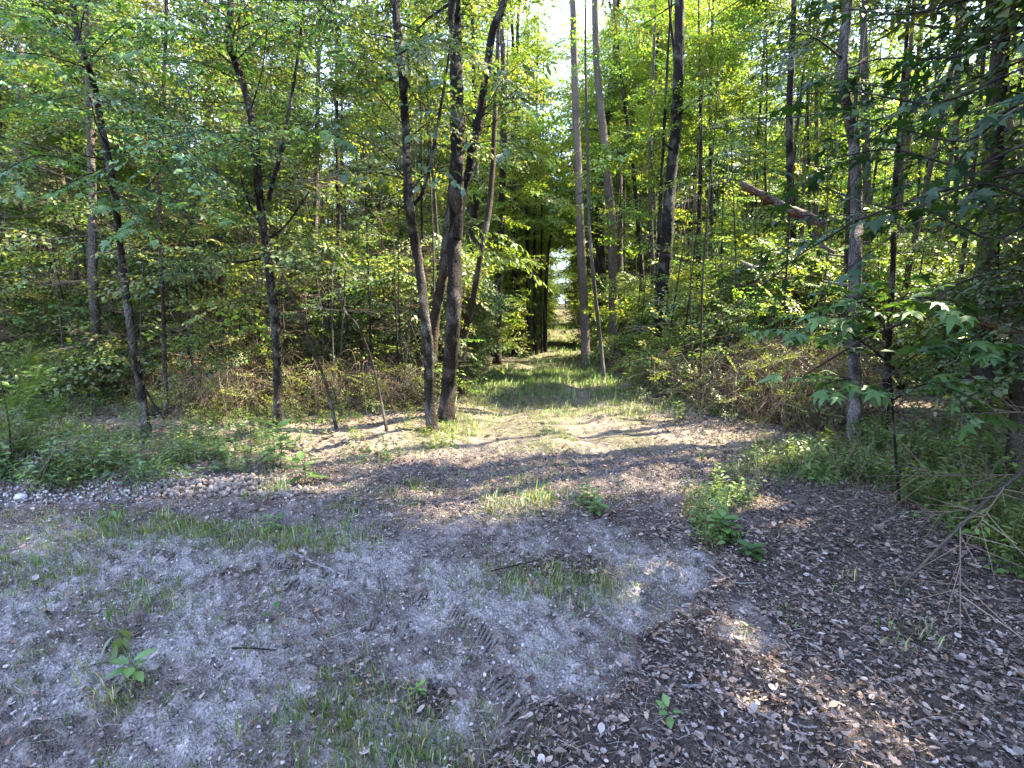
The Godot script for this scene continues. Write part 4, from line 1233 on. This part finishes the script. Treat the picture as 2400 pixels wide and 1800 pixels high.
# ------------------------------------------------------------------ grass and ground plants
func build_grass() -> void:
	var green := Color(0.16, 0.255, 0.085)
	var tufts := [make_grass(10, 0.085, 0.07, green), make_grass(14, 0.06, 0.09, green * 1.15), make_grass(8, 0.115, 0.06, green)]
	var xf := [[], [], []]
	var col := [PackedColorArray(), PackedColorArray(), PackedColorArray()]
	# patches as the photograph shows them: [x, y, half width, half height, tufts, height]
	for q in [[450, 1240, 130, 26, 130, 1.0], [690, 1262, 150, 30, 170, 1.0], [590, 1270, 240, 26, 120, 0.8], [1280, 1370, 170, 50, 230, 0.8], [1400, 1390, 90, 40, 90, 0.8],
			[90, 1330, 150, 70, 170, 0.9], [110, 1250, 180, 50, 90, 0.8], [260, 1230, 70, 50, 60, 1.2], [360, 1410, 120, 45, 70, 0.9], [270, 1610, 70, 60, 50, 0.8], [880, 1700, 210, 90, 150, 0.8], [760, 1650, 130, 60, 60, 0.7],
			[960, 1780, 260, 60, 110, 0.8], [860, 1560, 80, 40, 30, 0.6], [700, 1500, 120, 60, 24, 0.5], [1230, 1180, 90, 30, 60, 1.0], [1270, 1175, 40, 20, 30, 1.6], [1170, 1195, 60, 30, 40, 1.0], [1650, 1200, 60, 60, 50, 0.9], [1690, 1150, 70, 30, 50, 0.9],
			[930, 1150, 120, 30, 70, 1.0], [640, 1145, 50, 20, 36, 1.3], [860, 1190, 100, 20, 40, 0.8], [1100, 1120, 120, 30, 50, 0.8], [1280, 1130, 60, 20, 30, 1.0],
			[1230, 890, 220, 18, 420, 1.6], [1160, 880, 120, 22, 220, 1.8], [1380, 880, 100, 24, 240, 1.8], [1100, 925, 90, 22, 170, 1.5], [1500, 940, 140, 30, 260, 1.4], [1330, 960, 160, 20, 160, 1.1], [1260, 920, 50, 30, 120, 1.2],
			[1380, 840, 60, 14, 160, 2.0], [1290, 1000, 60, 60, 110, 1.0], [1180, 960, 60, 30, 90, 1.2], [1060, 1000, 70, 30, 70, 1.3], [1330, 800, 60, 20, 120, 3.0], [1320, 760, 60, 20, 120, 5.0],
			[1950, 1060, 200, 40, 170, 1.5], [1850, 1110, 150, 25, 90, 1.3], [2250, 1150, 160, 60, 160, 1.5], [2150, 1080, 150, 40, 110, 1.6], [2000, 1400, 160, 70, 14, 0.9], [2120, 1500, 60, 40, 10, 1.2]]:
		for k in int(q[4] * (0.85 if q[1] > 1060 else 1.5)):
			var a := R(0, TAU)
			var w := sqrt(-log(maxf(rng.randf(), 0.02))) * 0.85
			var p := on_ground(q[0] + cos(a) * w * q[2], q[1] + sin(a) * w * q[3])
			var n := rng.randi() % 3
			xf[n].append(lie(p.x, p.z, -0.004, q[5] * R(0.35, 1.25), 0.2))
			var c := Color(1, 1, 1) * R(0.75, 1.3)
			c.r *= R(0.8, 1.35)
			col[n].append(c)
	for k in 1300:
		var d := R(10.5, 36.0) if k % 2 else R(10.5, 17.0)
		var x := track_x(-d) + R(-1.7, 1.7)
		xf[2].append(lie(x, -d, -0.004, R(0.8, 1.5) * (1.0 + d * 0.035), 0.2))
		col[2].append(Color(1.0, 1.15, 0.85) * R(0.6, 1.3))
	for k in 1100:           # thin stray grass on the sand
		var d := R(1.5, 5.0)
		var p := Vector3(R(-1.1, 0.5) * d, 0, -d)
		if litter_amount(p.x, p.z) > 0.6: continue
		xf[1].append(lie(p.x, p.z, -0.004, R(0.3, 0.8), 0.2))
		col[1].append(Color(0.95, 1, 1) * R(0.7, 1.2))
	for n in 3:
		tag(scatter("grass", tufts[n], xf[n], col[n], self), ["medium blades of thin green grass in patches on the track", "short thin grass in patches on the sand", "longer grass blades in patches along the track"][n], "", "", "stuff")
	# low creeping leaves under the trees
	var cover := Geo.new()
	for k in 13:
		var b := Vector3(R(-0.16, 0.16), R(0.04, 0.16), R(-0.16, 0.16))
		var a := R(0, TAU)
		leaf(cover, b, Vector3(cos(a), R(-0.4, 0.1), sin(a)).normalized(), Vector3(R(-0.4, 0.4), 1, R(-0.4, 0.4)).normalized(), R(0.05, 0.085), R(0.04, 0.06), Color(0.07, 0.13, 0.035) * R(0.7, 1.3))
		twig(cover, Vector3(b.x * 0.4, -0.01, b.z * 0.4), b, 0.0015, Color(0.06, 0.08, 0.03))
	var small := Geo.new()
	for k in 26:
		var b := Vector3(R(-0.14, 0.14), R(0.02, 0.2), R(-0.14, 0.14))
		var a := R(0, TAU)
		leaf(small, b, Vector3(cos(a), R(-0.5, 0.3), sin(a)).normalized(), Vector3(R(-0.6, 0.6), 1, R(-0.6, 0.6)).normalized(), R(0.025, 0.045), R(0.015, 0.026), Color(0.11, 0.17, 0.045) * R(0.7, 1.3))
	var upright := Geo.new()
	for k in 3:
		var b := Vector3(R(-0.1, 0.1), -0.02, R(-0.1, 0.1))
		var top := b + Vector3(R(-0.08, 0.08), R(0.22, 0.42), R(-0.08, 0.08))
		twig(upright, b, top, 0.003, Color(0.14, 0.11, 0.06))
		for e in 9:
			var a := R(0, TAU)
			leaf(upright, b.lerp(top, 0.3 + 0.08 * e), Vector3(cos(a), R(-0.3, 0.4), sin(a)).normalized(), Vector3(R(-0.4, 0.4), 1, R(-0.4, 0.4)).normalized(), R(0.04, 0.08), R(0.02, 0.035), Color(0.10, 0.16, 0.045) * R(0.7, 1.3))
	var dead := Geo.new()
	for k in 9:
		var b := Vector3(R(-0.15, 0.15), 0, R(-0.15, 0.15))
		twig(dead, b, b + Vector3(R(-0.2, 0.2), R(0.1, 0.45), R(-0.2, 0.2)), 0.0025, Color(0.17, 0.13, 0.09) * R(0.5, 1.3))
	var cm := cover.mesh(M.leaf)
	var gx := [[], [], [], []]
	var gc := [PackedColorArray(), PackedColorArray(), PackedColorArray(), PackedColorArray()]
	for q in [[120, 1080, 220, 70, 520, 1.2], [380, 1075, 230, 65, 560, 1.0], [560, 1060, 160, 55, 260, 0.9], [700, 960, 230, 22, 320, 0.9], [850, 945, 150, 20, 160, 1.0], [250, 960, 260, 30, 320, 1.1], [80, 1010, 130, 50, 260, 1.4], [640, 990, 200, 16, 200, 0.8], [900, 1010, 150, 30, 90, 0.7], [1060, 1020, 90, 30, 90, 0.7],
			[1860, 1090, 150, 45, 260, 1.0], [2050, 1090, 160, 60, 320, 1.2], [2270, 1170, 150, 90, 420, 1.3], [2360, 1280, 60, 60, 150, 1.2], [2200, 1050, 220, 60, 340, 1.4], [1680, 1230, 50, 60, 70, 1.0], [1700, 1180, 60, 40, 60, 1.0], [1750, 960, 200, 30, 200, 1.0], [1590, 930, 80, 24, 90, 1.0], [1400, 1190, 60, 25, 26, 0.8], [880, 1080, 60, 25, 50, 1.0]]:
		for k in q[4]:
			var a := R(0, TAU)
			var w := sqrt(rng.randf()) * R(0.7, 1.25)
			var p := on_ground(q[0] + cos(a) * w * q[2], q[1] + sin(a) * w * q[3])
			if nz3.get_noise_2d(p.x * 45.0, p.z * 45.0) < -0.12: continue
			var h := [0, 1, 1, 2, 2, 0, 1, 1, 2, 2, 0, 3][rng.randi() % 12] as int
			gx[h].append(lie(p.x, p.z, -0.01, q[5] * R(0.3, 0.95), 0.35))
			var c := Color(1.15, 1.1, 1) * R(0.6, 1.6)
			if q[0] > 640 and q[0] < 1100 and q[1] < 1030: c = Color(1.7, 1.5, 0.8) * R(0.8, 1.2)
			if q[0] < 640 : c.b *= 1.5
			if h == 3: c = Color(1, 1, 1)
			gc[h].append(c)
	for h in 4:
		tag(scatter("dry_stalks" if h == 3 else "ground_cover", [cm, small.mesh(M.leaf), upright.mesh(M.leaf), dead.mesh(M.wood)][h], gx[h], gc[h], self), ["low creeping oval leaves on the ground under the forest edge", "tiny leaved weeds on the ground under the forest edge", "upright leafy weeds on the ground under the forest edge", "dry broken stalks among the weeds under the forest edge"][h], "", "", "stuff")

func plant(label: String, px: float, py: float, tall: float, n: int, leaf_l: float, leaf_w: float, tones: Array, wilt := 0.0, called := "leafy_plant", spread := 0.9) -> void:
	var base := on_ground(px, py)
	var o := thing(called, label, "plant", base)
	var meshes := []
	for t in tones: meshes.append(broad_leaf(t, 1.0, leaf_w / leaf_l, 0.15 + wilt * 0.4))
	var g := Geo.new()
	var top := Vector3(R(-0.1, 0.1), 1.0, R(-0.05, 0.1)) * tall
	var p := curve([Vector3(0, -0.02, 0), top * 0.5 + Vector3(0.03, 0, 0), top], 0.05)
	tube(g, p, 0.005, 0.002, 5, Color(0.12, 0.13, 0.05), Color(0.2, 0.2, 0.1))
	put("stem", g.mesh(M.bark), o)
	var az := R(0, TAU)
	for k in n:
		var t := lerpf(0.25, 1.0, (k + 0.7) / n)
		az += 2.3 + R(-0.3, 0.3)
		var d := Vector3(cos(az), lerpf(-0.25, 0.45, t) - wilt * 1.6, sin(az)).normalized()
		var side := d.cross(Vector3.UP.rotated(Vector3.BACK, R(-0.3, 0.3))).normalized()
		var b := Basis(d, side.cross(d).normalized(), side) * Basis.from_scale(Vector3.ONE * leaf_l * R(0.7, 1.15))
		put("leaf", meshes[k % meshes.size()], o, Transform3D(b, top * t + d * 0.015 * spread))

func build_small_plants() -> void:
	var lush := [Color(0.12, 0.21, 0.065), Color(0.14, 0.23, 0.065), Color(0.10, 0.18, 0.055)]
	var dull := [Color(0.10, 0.14, 0.06), Color(0.13, 0.17, 0.07)]
	plant("broad leaved seedling at the ivy's edge, taller of two left of centre", 655, 1095, 0.46, 20, 0.24, 0.09, lush)
	plant("broad leaved seedling with pale drooping leaves, lower of two left of centre", 712, 1128, 0.26, 15, 0.23, 0.085, [Color(0.13, 0.20, 0.06), Color(0.10, 0.17, 0.05)])
	plant("large leaved plant among ivy near the left edge", 110, 985, 0.75, 22, 0.28, 0.15, lush)
	plant("large leaved plant reaching in at the left edge", 40, 1000, 0.6, 20, 0.26, 0.14, lush)
	plant("large leaved plant below the pale crooked trunk", 175, 960, 0.5, 12, 0.22, 0.11, dull)
	plant("wilted green sprig with hanging leaves on pale sand, at lower left", 283, 1540, 0.16, 8, 0.11, 0.045, dull, 0.7)
	plant("broad leaved weed just below the wilted sprig", 312, 1600, 0.07, 7, 0.085, 0.05, lush, 0.1)
	plant("small leafy weed rising from the bright grass patch, right end", 638, 1240, 0.13, 10, 0.09, 0.035, lush)
	plant("small leafy weed at the left end of the bright grass patch", 258, 1215, 0.14, 8, 0.11, 0.045, lush, 0.3)
	plant("single upright dark leaf sprouting from bare sand", 645, 1455, 0.035, 2, 0.05, 0.03, [Color(0.05, 0.11, 0.03)])
	plant("rosette weed in the middle strip of the track, right of centre", 1400, 1215, 0.10, 14, 0.10, 0.05, lush)
	plant("low weed just behind the rosette weed in the track", 1385, 1170, 0.10, 12, 0.09, 0.045, lush)
	plant("bright green weed clump on the litter, right of the track", 1690, 1270, 0.17, 30, 0.12, 0.07, lush)
	plant("dark weed lying low in the litter below the bright clump", 1760, 1305, 0.06, 14, 0.10, 0.055, [Color(0.045, 0.10, 0.025)])
	plant("weed with small bright leaves where shade meets sun on right", 1840, 1070, 0.22, 20, 0.09, 0.045, [Color(0.14, 0.21, 0.05), Color(0.10, 0.17, 0.04)])
	plant("small weed on the litter, close to the right of the tyre tread", 1570, 1680, 0.05, 8, 0.06, 0.03, lush)
	plant("tiny bright seedling in the grass at the bottom", 978, 1625, 0.03, 8, 0.04, 0.02, [Color(0.14, 0.24, 0.05)])
	plant("bushy weed before the grey mottled trunk's foot", 2090, 1110, 0.42, 30, 0.10, 0.055, lush)
	plant("yellow green weed at the track's right bend in the sun", 1590, 985, 0.32, 26, 0.12, 0.05, [Color(0.20, 0.26, 0.05), Color(0.16, 0.22, 0.05)])
	# pine seedlings
	for q in [[25, 1090, 0.9, "fuzzy pine seedling at the left edge over the ivy"], [775, 935, 1.5, "young pine with long drooping needles in the dry thicket"], [700, 900, 1.2, "young pine with sparse needles left of the leaning bare stem"]]:
		var base := on_ground(q[0], q[1])
		var o := thing("pine_seedling", q[3], "seedling", base)
		var g := Geo.new()
		var p := curve([Vector3(0, -0.02, 0), Vector3(0.03, q[2] * 0.5, 0), Vector3(0, q[2], 0)], 0.1)
		tube(g, p, 0.01, 0.004, 6, BROWN, LICHEN)
		put("stem", g.mesh(M.bark), o)
		var xf := []
		var col := PackedColorArray()
		for k in 16:
			var a := k * 2.4
			var t := lerpf(0.2, 1.0, k / 15.0)
			var d := Vector3(cos(a), R(0.2, 0.7), sin(a)).normalized()
			var side := d.cross(Vector3.UP).normalized()
			xf.append(Transform3D(Basis(d, side.cross(d), side) * Basis.from_scale(Vector3.ONE * R(0.7, 1.1)), Vector3(0, q[2] * t, 0)))
			col.append(Color(1, 1, 1) * R(0.9, 1.3))
		scatter("needles", sprays.pine[0], xf, col, o)
